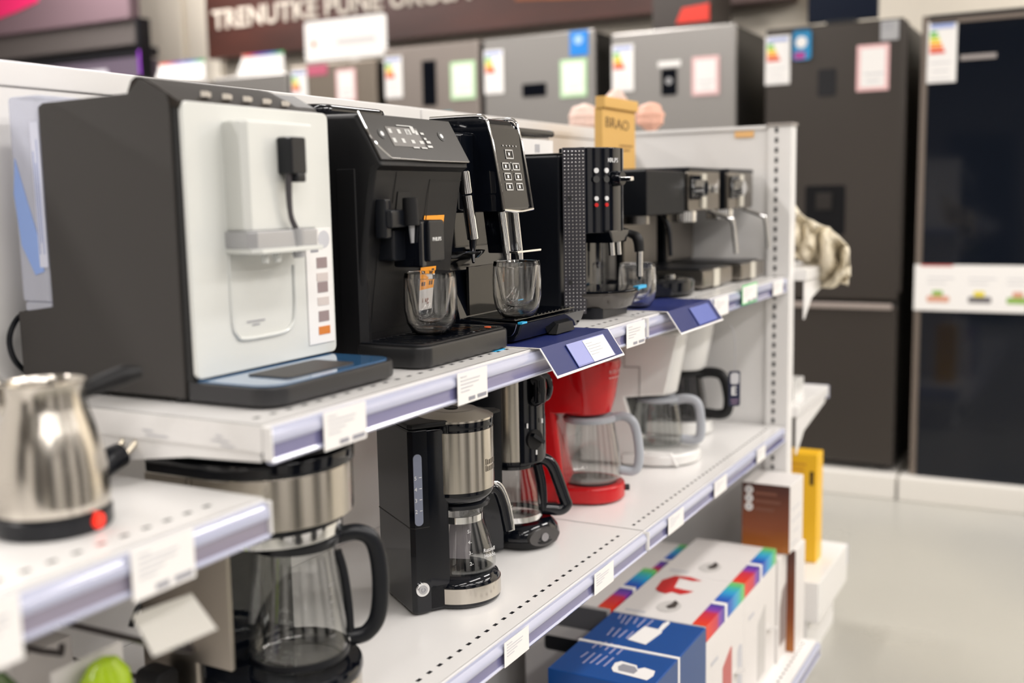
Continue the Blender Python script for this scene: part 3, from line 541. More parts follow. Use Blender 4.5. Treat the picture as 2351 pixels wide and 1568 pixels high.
def espresso(x0, x1, yf, lab, tall):
    m = thing('coffee_machine', lab, 'coffee machine', ((x0+x1)/2, .25, UZ)); W = x1-x0
    obj('body', box(B(), x0, x1, yf+.16, .43, UZ+.004, 1.327, .006), BLKS, m); obj('splash_plate', box(B(), x0+.006, x1-.006, yf+.156, yf+.161, UZ+.05, 1.234, .001), STEELD, m)
    hd = obj('brew_head', box(B(), x0, x1, yf+.006, yf+.17, 1.236, 1.33, .006), BLKS, m); obj('steel_fascia', prism(B(), rr(x0+.001, x1-.001, 1.238, 1.328, .008), 'y', yf, yf+.008, .001), STEELD, hd)
    obj('head_rim', box(B(), x0-.001, x1+.001, yf-.002, yf+.16, 1.324, 1.334, .003), BLK, m)
    obj('black_panel', box(B(), x0+.008, x0+.07, yf-.006, yf+.001, 1.262, 1.316, .002), BLKG, m)
    k = obj('steam_knob', cyl(B(), (x0+.04, yf-.005, 1.287), (x0+.04, yf-.028, 1.287), .020, 28, .018, .002), CHROME, m)
    obj('light_strip', box(B(), x0+.078, x0+.105, yf-.008, yf+.001, 1.242, 1.320, .002), mat('pale_steel', (.75, .72, .64), .3, .5), m)
    for i in range(2 if not tall else 1): obj('gauge_button', cyl(B(), (x0+.15+i*.03, yf, 1.285), (x0+.15+i*.03, yf-.006, 1.285), .010, 20), CHROME, m)
    obj('group_head', cyl(B(), (x0+W*.45, yf+.05, 1.236), (x0+W*.45, yf+.05, 1.212), .034, 28), CHROME, m)
    obj('steam_wand', tube(B(), [(x1-.05, yf+.01, 1.236), (x1-.045, yf-.035, 1.218), (x1-.040, yf-.045, 1.205), (x1-.028, yf-.05, 1.135)], .0055, 12), CHROME, m)
    tr = obj('drip_tray', box(B(), x0+.005, x1-.005, yf-.035, yf+.17, UZ+.006, UZ+.045, .006), STEELD, m)
    obj('tray_grille', box(B(), x0+.02, x1-.02, yf-.02, yf+.15, UZ+.045, UZ+.048), BLK, tr)
    obj('tray_strip', box(B(), x0+.07, x0+.11, yf-.038, yf-.034, UZ+.006, UZ+.046, .001), mat('pale_steel', (.75, .72, .64), .3, .5), tr)
    for px in (x0+.03, x1-.03):
        for py in (yf, .40): obj('foot', cyl(B(), (px, py, UZ), (px, py, UZ+.007), .012), RUB, m)
espresso(1.512, 1.735, .092, 'steel espresso machine with knob, between black machine and last one', False)
espresso(1.765, 1.972, .080, 'steel espresso machine farthest right, beside the perforated post', True)
# ------------------------------------------------------------------ double walled glasses
def tumbler(x, y, z, lab):
    pr = [(0, 0), (.020, 0), (.026, .003), (.033, .015), (.0362, .032), (.0365, .055), (.0352, .078), (.0340, .0835), (.0330, .0825), (.0300, .066), (.0265, .046), (.0225, .027), (.0165, .0185), (.009, .0165), (0, .0162)]
    inn = [(0, .0035), (.019, .0035), (.0245, .0065), (.0312, .0170), (.0344, .033), (.0347, .055), (.0336, .0765), (.0326, .0755), (.0312, .066), (.0277, .045), (.0235, .0255), (.0170, .0168), (.009, .0148), (0, .0145)]
    t = thing('glass_tumbler', lab, 'glass', (x, y, z)); bm = lathe(B(), pr, (x, y, z+.0002), 56)
    b2 = lathe(B(), inn, (x, y, z+.0002), 56)
    for f in b2.faces: f.normal_flip()
    a = obj('outer_wall', bm, GLASS, t, ang=60); b = obj('inner_hollow', b2, GLASS, t, ang=60); return t
tumbler(.4435, .086, 1.0932, 'double-walled glass on the matt black machine tray, orange sticker behind')
tumbler(.626, .050, 1.0977, 'double-walled glass on the slatted tray under the chrome spout')
tumbler(1.132, .062, 1.0625, 'double-walled glass half hidden behind the round steel drip tray')
# ------------------------------------------------------------------ drip coffee makers on the middle shelf
def handle(bm, c, d, pts, r, ry=None):
    """pts as (outward distance, height) in the vertical plane through c along d"""
    d = Vector((d[0], d[1], 0)).normalized(); return tube(bm, [Vector(c)+d*a+Z_*h for a, h in pts], r, 12, 6, ry, up=(-d.y, d.x, 0))
def carafe(lab, c, R, H, d, hm, prof=None, lidm=None, band=None, gm=TG, hp=None, hr=.010, group=None):
    t = thing('glass_carafe', lab, 'carafe', c); pr = prof or [(0, 0), (.80, 0), (.93, .04), (1, .14), (.98, .26), (.80, .52), (.66, .75), (.62, .88), (.66, .94)]
    P = [(r*R, z*H) for r, z in pr]; g_ = obj('glass_body', lathe(B(), P+[(max(0, r-.0016), z+(.0016 if i == 0 else 0)) for i, (r, z) in list(enumerate(P))[::-1][:-1]]+[(0, .002)], (c[0], c[1], c[2]+.0006), 48), gm, t, ang=60)
    top = P[-1][0]
    obj('lid', lathe(B(), [(0, H*.90), (top*.9, H*.90), (top*1.06, H*.915), (top*1.10, H*.97), (top*1.0, H*1.0), (0, H*1.01)], c, 44), lidm or hm, t)
    if band: obj('band', lathe(B(), [(band[0]*R, band[1]*H), (band[0]*R+.0015, band[1]*H), (band[0]*R+.0015, band[2]*H), (band[0]*R, band[2]*H)], c, 44), band[3], t)
    obj('handle', handle(B(), c, d, hp, hr, hr*1.25), hm, t)
    return t
def scale_marks(parent, c, R, z0, az, labels, mt, sz=.008):
    for i, s in enumerate(labels):
        a = math.radians(az); p = Vector((c[0]+R*math.cos(a), c[1]+R*math.sin(a), z0+i*.0155)); text(s, p, Vector((-math.sin(a), math.cos(a), 0)), Z_, sz, mt, parent)
# A : large steel one at the left
ac = (.129, .110)
mA = thing('drip_coffee_maker', 'large brushed steel drip coffee maker at left, under the shelf corner', 'coffee machine', (.13, .15, LZ))
def dshape(cx, cy, r, yb, n=24):  # round front, straight back
    return [(cx+r*math.cos(math.radians(180+180*i/n)), cy+r*math.sin(math.radians(180+180*i/n))) for i in range(n+1)]+[(cx+r, yb), (cx-r, yb)]
obj('brew_basket', prism(B(), dshape(ac[0], ac[1], .096, .20), 'z', .928, .985, .001), STEEL, mA)
obj('basket_shell', prism(B(), dshape(ac[0], ac[1], .0985, .195), 'z', .985, 1.002, .003), BLKG, mA); obj('basket_edge', box(B(), ac[0]+.0965, ac[0]+.0985, .105, .20, .928, 1.0), BLKG, mA)
obj('lid', prism(B(), dshape(ac[0], ac[1], .092, .19), 'z', 1.002, 1.014, .004), BLK, mA)
obj('drip_ring', prism(B(), dshape(ac[0], ac[1], .0820, .19), 'z', .917, .928, .001), BLK, mA); obj('chrome_ring', prism(B(), dshape(ac[0]+.004, ac[1]-.004, .0770, .18), 'z', .903, .917, .001), CHROME, mA)
obj('basket_rib', cyl(B(), (ac[0]-.0965, .135, .929), (ac[0]-.0965, .135, .984), .003), STEELD, mA)
TWM = mat('steel_tower', (.42, .38, .33), .33, 1, noise=.05, scale=(200, 200, 4))
obj('tower', box(B(), .048, .214, .152, .24, LZ+.005, .917, .006), TWM, mA); obj('side_cheek', box(B(), .046, .053, .100, .156, LZ+.1, .917, .002), TWM, mA); obj('tower_front', box(B(), .054, .208, .148, .153, LZ+.08, .915, .002), BLKG, mA)
obj('base', prism(B(), dshape(ac[0]+.008, ac[1]-.016, .080, .24), 'z', LZ+.003, LZ+.064, .003), STEEL, mA); obj('hot_plate', prism(B(), dshape(ac[0]+.008, ac[1]-.016, .082, .24), 'z', LZ+.064, LZ+.080, .005), BLKG, mA)
obj('power_cord', tube(B(), [(.20, .22, .73), (.25, .32, .80), (.28, .32, .845), (.34, .33, .835), (.42, .36, .76), (.46, .38, .69)], .003, 10), BLK, mA)
obj('power_cord', tube(B(), [(.08, .24, .83)]+[tuple(at(a, b, 'y', .24)) for a, b in ((427, 1327), (380, 1340), (340, 1368), (312, 1405), (300, 1440))], .0032, 10), BLK, mA)
da = (.64, -.77); cAc = (ac[0]+.013, ac[1]-.024, LZ+.0805)
cA = carafe('large glass carafe with black lid and handle in the big steel machine', cAc, .0575, .152, da, BLK,
    [(0, 0), (.86, 0), (.97, .04), (1, .16), (.98, .32), (.90, .55), (.82, .78), (.80, .88), (.84, .93)], hp=[(.045, .143), (.072, .146), (.090, .132), (.096, .09), (.092, .045), (.078, .024), (.058, .020)], hr=.0080, band=(.975, .05, .10, BLK))
obj('handle_spine', handle(B(), cAc, da, [(.048, .126), (.054, .10), (.058, .06), (.059, .022)], .005), BLK, cA)
wm = B()
for i in range(7): slab(wm, Vector(cAc)+Vector((-.012, -.0555, .04+i*.010)), Vector((.009-.003*(i % 2), 0, 0)), Vector((0, 0, .0008)), .0004)
obj('water_marks', wm, ICOND, cA)['kind'] = 'stuff'
# B : black tower, steel basket, built in its own frame (front = -y)
def L2W(o, p): return o.matrix_basis @ Vector(p)
rb = math.radians(55); cbx, cby = .575, .136
mB = thing('drip_coffee_maker', 'black and steel drip coffee maker with water gauge, power button on its side', 'coffee machine', (cbx, cby, LZ), rot=rb)
tw = [(-.050, .064), (.092, .064), (.092, .086), (.086, .092), (-.044, .092), (-.050, .086)]
def sc2(P, k): return [(x*(1+k), .078+(y-.078)*(1+k*2)) for x, y in P]
obj('tower', prism(B(), tw, 'z', .003, .279, .004, 3), BLKG, mB); obj('neck', box(B(), -.046, .046, .03, .07, .003, .276, .004), BLKG, mB)
obj('tower_seam', prism(B(), sc2(tw, .012), 'z', .1325, .1340), seam, mB)
obj('tank_lid', prism(B(), [(-.050, .03), (.092, .03), (.092, .086), (.086, .092), (-.044, .092), (-.050, .086)], 'z', .279, .287, .003), BLKM, mB)
gg = obj('water_gauge', prism(B(), rr(.0735, .0865, .137, .243, .006), 'x', -.0514, -.0500), mat('gauge_grey', (.20, .22, .29), .25), mB)
for i, q_ in enumerate('2345'): text(q_, (-.0518, .0860, .156+i*.0165), -Y_, Z_, .008, ICON, gg)
gm_ = B()
for i in range(4): box(gm_, -.0519, -.0514, .0745, .0785, .1588+i*.0165, .1596+i*.0165)
obj('gauge_mark', gm_, ICON, gg)['kind'] = 'stuff'
pb = obj('power_button', cyl(B(), (-.0495, .078, .041), (-.0535, .078, .041), .0105, 28, .0105, .0008), CHROME, mB); obj('button_face', cyl(B(), (-.0536, .078, .041), (-.0545, .078, .041), .0068, 24), PEARL2, pb)
obj('button_symbol', tube(B(), [(-.0548, .078+.003*math.sin(a), .041+.003*math.cos(a)) for a in [math.radians(q) for q in range(30, 331, 30)]], .0004, 6, 0), PRINT, pb)
obj('basket_shell', lathe(B(), [(0, .160), (.052, .160), (.057, .166), (.0590, .172), (.0590, .2705), (.060, .272), (.060, .281), (0, .281)], (0, 0, 0), 48), BLKG, mB)
bs = obj('brew_basket', lathe(B(), [(.0588, .1765), (.0600, .1770), (.0600, .2675), (.0588, .268)], (0, 0, 0), 56, 1, 1, 127, 300), STEEL, mB, 'brushed steel basket wrap')
em = B()
for k_ in range(6):
    for r_, z_ in ((0, .214), (1, .204)):
        a_ = math.radians(207+k_*5); p_ = Vector((.0601*math.cos(a_), .0601*math.sin(a_), z_)); slab(em, p_, Vector((-math.sin(a_), math.cos(a_), 0))*.0035, Z_*(.007 if k_ else .009), .0004)
obj('embossed_lettering', em, STEELD, bs)['kind'] = 'stuff'
obj('lid', lathe(B(), [(.0, .2955), (.034, .2950), (.037, .2930), (.053, .2885), (.0605, .2845), (.0605, .2815), (.0, .2815)], (0, 0, 0), 48), STEEL, mB, 'steel lid with dark oval button')
obj('lid_button', lathe(B(), [(0, .2966), (.014, .2966), (.015, .2955)], (0, .004, 0), 32, 1, .7), BLKM, mB)
obj('lid_tab', prism(B(), [(-.022, -.050), (-.010, -.074), (.010, -.074), (.022, -.050)], 'z', .2820, .2860, .001), BLKM, mB)
obj('base', lathe(B(), [(0, .002), (.060, .002), (.063, .005), (.063, .033), (.060, .040), (.054, .0445), (0, .0445)], (0, -.003, 0), 48), BLKG, mB); obj('base_bridge', box(B(), -.046, .046, .0, .07, .003, .043, .003), BLKG, mB)
bb = obj('base_band', lathe(B(), [(.0628, .009), (.0640, .0095), (.0640, .0325), (.0628, .033)], (0, -.003, 0), 56, 1, 1, 122, 300), STEEL, mB, 'brushed steel band around the base')
for p in ((-.03, -.02), (.03, -.02), (0, .08)): obj('foot', cyl(B(), (p[0], p[1], 0), (p[0], p[1], .004), .008), RUB, mB)
MBm = Matrix.Translation((cbx, cby, LZ)) @ Matrix.Rotation(rb, 4, 'Z')
cpos = MBm @ Vector((0, -.006, .0448)); fB = (math.sin(rb), -math.cos(rb)); KB = 1.12
cB = carafe('small glass carafe with chrome band in the black and steel machine', tuple(cpos), .0545, .112, fB, BLKG,
    [(0, 0), (.88, 0), (.98, .03), (1, .09), (.96, .20), (.80, .46), (.66, .68), (.63, .74), (.68, .84), (.80, .97)], lidm=BLK, band=(.635, .70, .79, CHROME), hp=[(.036, .108), (.050, .117), (.064, .112), (.074, .088), (.080, .058), (.082, .046)], hr=.0065)
obj('handle_chrome', handle(B(), tuple(cpos), fB, [(.052, .1235), (.068, .118), (.0800, .092), (.0865, .060), (.088, .044)], .0022, .006), CHROME, cB)
obj('handle_spine', handle(B(), tuple(cpos), fB, [(.036, .088), (.042, .06), (.050, .03)], .0035), BLK, cB)
camaz = math.degrees(math.atan2(CL.y-cpos.y, CL.x-cpos.x))
def onB(az_, z): 
    R_ = .0545*(1-.20*max(0, (z-.018)/.095)**1.0*1.9)+.0006; a_ = math.radians(az_); return cpos+Vector((R_*math.cos(a_), R_*math.sin(a_), z)), Vector((-math.sin(a_), math.cos(a_), 0))
for i, q_ in enumerate('2345'):
    p_, t_ = onB(camaz+14, .020+i*.0155); text(q_+'-', p_, t_, Z_, .0075, ICON, cB)
p_, t_ = onB(camaz+42, .034); text('Russell', p_, t_, Z_, .0085, ICON, cB); p_, t_ = onB(camaz+42, .026); text('Hobbs', p_, t_, Z_, .0085, ICON, cB)
slb = B(); ca_ = Vector((math.cos(math.radians(camaz)), math.sin(math.radians(camaz)), 0)); ta_ = Vector((-ca_.y, ca_.x, 0)); o_ = cpos+ca_*.004
prism(slb, [(-.023, .012), (.014, .012), (.019, .078), (-.013, .078)], 'y', -.0006, .0006)
for v_ in slb.verts: u_, w_, z_ = v_.co.x, v_.co.y, v_.co.z; v_.co = o_+ta_*u_+ca_*(w_-.010*(u_/.02)**2)+Z_*z_
obj('paper_insert', slb, mat('insert_grey', (.30, .27, .29), .3), cB)
# C : black with dial
rc_ = math.radians(38); cc = (.853, .168)
mC = thing('drip_coffee_maker', 'black drip coffee maker with steel wrap, dial knob and oval grey base button', 'coffee machine', (cc[0], cc[1], LZ), rot=rc_)
obj('tower', prism(B(), [(-.058, .045), (.058, .045), (.058, .12), (-.058, .12)], 'z', .003, .305, .008, 3), BLKG, mC)
obj('basket_body', lathe(B(), [(0, .15), (.052, .15), (.056, .154), (.056, .302), (0, .302)], (0, .018, 0), 48), BLKG, mC)
obj('steel_wrap', lathe(B(), [(.0560, .158), (.0572, .159), (.0572, .30), (.0560, .301)], (0, .018, 0), 40, 1, 1, 110, 184), STEEL, mC)
fc = obj('control_front', lathe(B(), [(.050, .152), (.0585, .153), (.0600, .157), (.0600, .300), (.0585, .304), (.05, .304)], (0, .018, 0), 40, 1, 1, 185, 330), BLKG, mC)
def cC_(a, z, r=.060): a = math.radians(a); return Vector((r*math.cos(a), .018+r*math.sin(a), z)), Vector((math.cos(a), math.sin(a), 0))
dc, dn = cC_(211, .196); gx = Vector((-dn.y, dn.x, 0))
dl = obj('timer_dial', cyl(B(), dc-dn*.003, dc+dn*.003, .017, 28), BLKM, mC)
obj('dial_grip', slab(B(), dc+dn*.003-gx*.012+Z_*.008, gx*.024-Z_*.016, (gx*.003+Z_*.005), .009), BLKG, dl)
for a_, z_ in ((-.018, .022), (.016, .026), (.002, -.027)): obj('dial_mark', slab(B(), dc+gx*a_+Z_*z_+dn*.001, gx*.003, Z_*.008, .0008), ICON, dl)
lc, ln = cC_(222, .283); lx = Vector((-ln.y, ln.x, 0))
obj('top_latch', tube(B(), [lc-lx*.012+ln*.002+Z_*.016, lc-lx*.012+ln*.012+Z_*.016, lc-lx*.012+ln*.012-Z_*.018, lc-lx*.012+ln*.002-Z_*.018], .011, 12, 2), BLKG, mC)
obj('latch_grip', tube(B(), [lc+lx*.004+Z_*.020, lc+lx*.020+ln*.004+Z_*.018, lc+lx*.026+ln*.006, lc+lx*.020+ln*.004-Z_*.018, lc+lx*.004-Z_*.020], .0055, 10), BLKG, mC)
bC = obj('base', lathe(B(), [(0, 0), (.052, 0), (.060, .006), (.064, .018), (.061, .030), (.054, .038), (.050, .041), (0, .041)], (0, 0, .003), 44), BLKG, mC)
obj('base_skirt', lathe(B(), [(.053, 0), (.061, .005), (.0645, .013), (.0645, .015), (.060, .015)], (0, 0, .0025), 44), BLKM, mC)
bn = Vector((math.cos(math.radians(206)), math.sin(math.radians(206)), 0)); bt = Vector((-bn.y, bn.x, 0)); bc = bn*.059+Z_*.024
def ell(c, n, u, a, b, h): 
    bm = B(); A = [bm.verts.new(c+u*a*math.cos(2*PI*i/28)+Z_*b*math.sin(2*PI*i/28)-n*.006) for i in range(28)]; C = [bm.verts.new(v.co+n*(h+.006)) for v in A]; bm.faces.new(C); [bm.faces.new((A[i], A[(i+1) % 28], C[(i+1) % 28], C[i])) for i in range(28)]; bmesh.ops.recalc_face_normals(bm, faces=bm.faces[:]); return bm
sw = obj('switch_panel', ell(bc, bn, bt, .032, .0155, .0035), mat('switch_grey', (.06, .056, .055), .4), mC); obj('power_button', cyl(B(), bc+bn*.003, bc+bn*.0055, .0075, 20), mat('button_silver', (.30, .29, .30), .3, .5), sw)
fC = (math.sin(rc_), -math.cos(rc_)); cw = (cc[0]-.018*math.sin(rc_), cc[1]+.018*math.cos(rc_), LZ+.044)
cC = carafe('glass carafe with bold black curved handle beside the dial coffee maker', cw, .0515, .105, fC, BLKG,
    [(0, 0), (.85, 0), (.97, .04), (1, .16), (.98, .32), (.88, .58), (.74, .80), (.70, .90), (.72, .95)], hp=[(.02, .104), (.050, .106), (.070, .094), (.083, .062), (.094, .028), (.097, .018), (.086, .010), (.066, .012), (.052, .014)], hr=.0085, gm=TG, band=(.99, .05, .14, CHROME))
obj('handle_spine', handle(B(), cw, fC, [(.045, .096), (.052, .06), (.054, .012)], .009), BLKG, cC)
# D : red ; E : white ; F : white head with black column
def drip(lab, cx, cy, rot, mt, s=1.0, sk=1.0, hz=.285, col=None, cup=None):
    m = thing('drip_coffee_maker', lab, 'coffee machine', (cx, cy, LZ), rot=rot); col = col or mt
    obj('tower', prism(B(), [(.028, .003), (.135, .003), (.135, hz), (.075, hz), (.060, .17), (.048, .06)], 'x', -.066*s, .066*s, .010, 3), col, m)
    obj('brew_basket', lathe(B(), [(0, .176), (.046*s, .176), (.052*s, .180), (.060*s, .21), (.072*s, hz-.008), (.070*s, hz), (0, hz)], (0, .008, 0), 44), mt, m)
    obj('basket_bridge', prism(B(), [(-.062*s, .01), (.062*s, .01), (.066*s, .08), (-.066*s, .08)], 'z', .184, hz-.002, .004), mt, m)
    obj('base', prism(B(), dshape(0, 0, .070*s, .06), 'z', .003, .036, .006, 3), mt, m); obj('hot_plate', lathe(B(), [(0, 0), (.052, 0), (.054, -.002)], (0, 0, .038), 36), BLK, m)
    for p in ((-.045, -.03), (.045, -.03), (-.045, .11), (.045, .11)): obj('foot', cyl(B(), (p[0], p[1], 0), (p[0], p[1], .005), .008), RUB, m)
    return m
rd = math.radians(18)
mD = drip('bright red drip coffee maker with grey-handled glass carafe', 1.165, .178, rd, RED)
obj('power_switch', cyl(B(), (.010, -.066, .020), (.012, -.078, .020), .0065, 18), BLK, mD)
LPK = mat('letter_pink', (.75, .45, .45), .4)
for i, ch in enumerate('BOSCH'):
    a_ = math.radians(228+i*6.5); text(ch, (.0712*math.cos(a_), .008+.0712*math.sin(a_), .262), (-math.sin(a_), math.cos(a_), 0), Z_, .009, LPK, mD)
    obj('small_print', slab(B(), Vector((.0700*math.cos(a_), .008+.0700*math.sin(a_), .252)), Vector((-math.sin(a_), math.cos(a_), 0))*.005, Z_*.002, .0006), LPK, mD)
HG = [(.034, .122), (.066, .130), (.088, .116), (.098, .070), (.097, .032), (.086, .018), (.060, .020)]
fD = (math.sin(rd), -math.cos(rd))
PD = [(0, 0), (.86, 0), (.97, .03), (1, .10), (.97, .28), (.90, .55), (.80, .82), (.76, .92), (.78, .96)]
carafe('glass carafe with grey handle in the red coffee maker', (1.165, .178, LZ+.0385), 0.0635, .133, fD, GREYPL, PD, hp=HG, hr=.0075, lidm=GREYPL)
# E
re = math.radians(10)
mE = thing('drip_coffee_maker', 'white drip coffee maker right of the red one, grey-handled carafe', 'coffee machine', (1.53, .185, LZ), rot=re)
obj('tower', prism(B(), [(-.13, .003), (-.005, .003), (-.005, .02), (-.04, .05), (-.06, .16), (-.05, .30), (-.13, .30)][::-1] and [(.02, .003), (.15, .003), (.15, .30), (.05, .30), (.06, .155), (.045, .05)], 'x', -.085, .085, .010, 3), WPL, mE)
obj('side_cheek', prism(B(), [(.15, .003), (.15, .30), (-.075, .30), (-.045, .165), (.045, .155), (.012, .036), (-.06, .034), (-.075, .003)], 'x', -.087, -.070, .006, 3), WPL, mE)
obj('cheek_seam', prism(B(), [(.045, .30), (.047, .30), (.047, .225), (.012, .225), (.012, .16), (.010, .16), (.010, .227), (.045, .227)], 'x', -.0885, -.0868), mat('seam_grey', (.32, .31, .30), .5), mE)
obj('brew_basket', lathe(B(), [(0, .155), (.048, .155), (.054, .16), (.066, .22), (.080, .30), (0, .30)], (.0, -.004, 0), 44), WPL, mE)
obj('inner_wall', box(B(), -.070, .07, .040, .048, .03, .158), mat('inner_dark', (.06, .06, .06), .4), mE); obj('base', prism(B(), dshape(0, -.015, .098, .05), 'z', .002, .030, .008, 3), WPL, mE)
HG2 = [(.030, .100), (.066, .108), (.092, .098), (.100, .055), (.098, .022), (.085, .012), (.056, .014)]
fE = (math.sin(re), -math.cos(re)); ce = (1.53, .172, LZ+.0355)
carafe('glass carafe with grey handle in the white coffee maker', ce, .060, .112, fE, GREYPL, PD, hp=HG2, hr=.0085, lidm=GREYPL, gm=TG)
# F
rf = math.radians(8)
mF = thing('drip_coffee_maker', 'black-columned drip coffee maker with white basket behind the white one', 'coffee machine', (1.83, .235, LZ), rot=rf)
obj('tower', box(B(), -.07, .07, .04, .13, .003, .32, .008), mat('column_black', (.03, .032, .034), .4), mF)
obj('brew_basket', lathe(B(), [(0, .165), (.05, .165), (.056, .172), (.074, .26), (.078, .31), (0, .31)], (0, -.02, 0), 40), WPL, mF); obj('base', prism(B(), dshape(0, -.02, .075, .06), 'z', .003, .036, .006), WPL, mF)
carafe('dark glass carafe with black handle behind the white coffee maker', (1.829, .212, LZ+.0355), .058, .125, (math.sin(rf), -math.cos(rf)), BLKM, PD, hp=[(.03, .115), (.066, .122), (.098, .112), (.112, .065), (.110, .025), (.09, .014), (.056, .016)], hr=.0105, gm=TGD)
# security tag on a thread
gc = at(1686, 892, 'y', -.004)
sg = thing('security_tag', 'small navy hanging tag on a thin thread beside the far carafe', 'tag', tuple(gc), rot=math.radians(-50))
tg = obj('tag_card', prism(B(), rr(-.0135, .0135, -.040, .040, .005), 'y', -.001, .001), mat('tag_navy', (.012, .016, .045), .35), sg)
obj('tag_window', prism(B(), rr(-.010, .010, .010, .036, .006), 'y', -.0022, -.001), mat('tag_light', (.5, .5, .52), .4), tg); text('E', (-.0085, -.0016, -.014), X_, Z_, .026, ICON, tg, off=.0006)
obj('small_print', bars(B(), (-.009, -.0014, -.034), (.018, 0, 0), (0, 0, .014), [(0, 1), (.1, .9)]), mat('tag_mauve', (.3, .2, .3), .5), tg)
obj('thread', tube(B(), [(0, 0, .040), (.001, 0, .09), (-.002, 0, .125), (-.012, -.004, .145)], .0009, 6), mat('thread_grey', (.45, .45, .48), .4), sg)
# ------------------------------------------------------------------ kettle, plug and hanging packs at left
kx, ky = -.158, .108
k = thing('coffee_kettle', 'brushed steel electric coffee pot with black base, lit red switch and black handle', 'kettle', (kx, ky, NZ))
obj('base', lathe(B(), [(0, 0), (.049, 0), (.051, .003), (.051, .016), (.049, .0175), (0, .0175)], (kx, ky, NZ+.0003), 48), BLK, k)
KS = .86
KP = [(0, .021), (.0475, .021), (.0495, .024), (.0500, .034), (.0490, .060), (.0460, .085), (.0405, .108), (.0355, .126), (.0335, .138), (.0345, .150), (.0365, .1545), (.0355, .1545), (.0330, .148), (.0325, .138), (.034, .125), (.039, .106), (.0445, .084), (.0475, .058), (.048, .03), (0, .025)]
KP = [(r, z*KS) for r, z in KP]
obj('pot', lathe(B(), KP, (kx, ky, NZ), 64), STEEL, k)
dl_ = Vector((-.60, .80, 0)).normalized()
tubeb = B(); tube(tubeb, [Vector((kx, ky, NZ+.108))+dl_*.030, Vector((kx, ky, NZ+.120))+dl_*.040, Vector((kx, ky, NZ+.1285))+dl_*.048], [.010, .012, .014], 16); obj('spout', tubeb, STEEL, k)
ds = Vector((.477, -.879, 0))*.75+Vector((-.879, -.477, 0))*.35; ds.normalize()
s_ = Vector((kx, ky, NZ+.0105)); sd_ = (Vector((.477, -.879, 0))*.93+Vector((-.879, -.477, 0))*.37).normalized()
obj('red_switch', cyl(B(), s_+sd_*.046, s_+sd_*.0535, .0075, 24, .007, .001), LED, k)
hd = (Vector((.477, -.879, 0))*.75+Vector((.879, .477, 0))*.66).normalized(); hb = Vector((kx, ky, NZ))
obj('handle', tube(B(), [hb+hd*.034+Z_*.118, hb+hd*.048+Z_*.123, hb+hd*.072+Z_*.129, hb+hd*.088+Z_*.130], [.006, .0085, .0095, .006], 14), BLKM, k)
pl = thing('power_plug', 'black power plug with two metal pins lying behind the steel kettle', 'plug', (-.012, .19, NZ)); PZ = .010
obj('plug_body', tube(B(), [(-.050, .175, NZ+.014), (-.028, .185, NZ+.022), (-.010, .186, NZ+.026)], [.010, .014, .013], 14), BLK, pl)
for dy in (-.0095, .0095): obj('pin', cyl(B(), (-.012, .186+dy, NZ+.027), (.010, .184+dy, NZ+.044), .0030, 12), mat('pin_metal', (.75, .68, .55), .2, 1), pl)
obj('plug_cord', tube(B(), [(-.05, .175, NZ+.014), (-.08, .19, NZ+.006), (-.13, .24, NZ+.005), (-.2, .32, NZ+.005)], .0035, 8), BLK, pl)
hm_ = mat('hook_dark', (.06, .05, .05), .4, .6)
def hook(lab, x, z, y0, plate):
    h = thing('display_hook', lab, 'hook', (x, YB, z)); obj('rod', tube(B(), [(x, YB-.002, z), (x, y0+.03, z), (x, y0, z+.012)], .0032, 10, 3), hm_, h); obj('mount', box(B(), x-.015, x+.015, YB-.008, YB, z-.02, z+.02, .002), hm_, h)
    return h
h1 = hook('dark display hook ending in the shiny tilted label plate', -.095, .862, .02, True)
Pc = [at(302, 1412, 'y', .03), at(440, 1362, 'y', .02), at(499, 1444, 'y', -.055), at(352, 1508, 'y', -.045)]
bm = B(); vs = [bm.verts.new(p) for p in Pc]; f = bm.faces.new(vs); bmesh.ops.solidify(bm, geom=[f], thickness=.0018); bmesh.ops.recalc_face_normals(bm, faces=bm.faces[:]); obj('label_plate', bm, mat('plate_glare_white', (.97, .95, .90), .25, .1), h1, 'shiny tilted metallic label plate')  # near-white plate colour stands in for reflected lamp glare
h2 = hook('dark display hook left of the shiny plate, holding the lime pack', -.135, .85, .14, False)
h3 = hook('short dark display hook high behind the packs', -.06, .90, .20, False)
def pack(lab, x, y, z0, z1, w, col, cz):
    p = thing('blister_pack', lab, 'packaging', (x, y, z0)); obj('backing_card', box(B(), x-w/2, x+w/2, y, y+.002, z0, z1, .0006, 1), mat('card_grey_white', (.60, .57, .56), .5), p)
    obj('blister', prism(B(), rr(x-w*.40, x+w*.40, z0+.01, z0+(z1-z0)*.7, .02), 'y', y-.03, y, .006), PLAST, p)
    obj('lime_item' if col[1] > .4 else 'green_item', lathe(B(), [(0, -.04), (.022, -.034), (.032, -.010), (.029, .013), (.016, .029), (0, .034)], (x+.004, y-.016, cz), 28, 1, .5), mat('lime_plastic' if col[1] > .4 else 'leaf_green', col, .2, coat=.5), p)
pack('hanging pack with bright lime green item under the kettle shelf', -.115, .13, .69, .845, .085, (.42, .62, .01), .812)
pack('hanging pack with dark green item left of the lime one', -.215, .16, .68, .86, .08, (.05, .12, .02), .83)
pack('hanging pack with green item cut by the frame edge', -.315, .12, .69, .87, .08, (.05, .12, .02), .83)
bx = thing('carton', 'pale grey carton behind the hanging packs near the steel tower', 'box', (-.05, .33, .668)); obj('box_body', box(B(), -.13, -.012, .28, .40, .69, .80, .002), mat('carton_grey', (.50, .47, .45), .5), bx); obj('box_stand', box(B(), -.15, -.008, .27, .44, .675, .69), WHITE, bx)
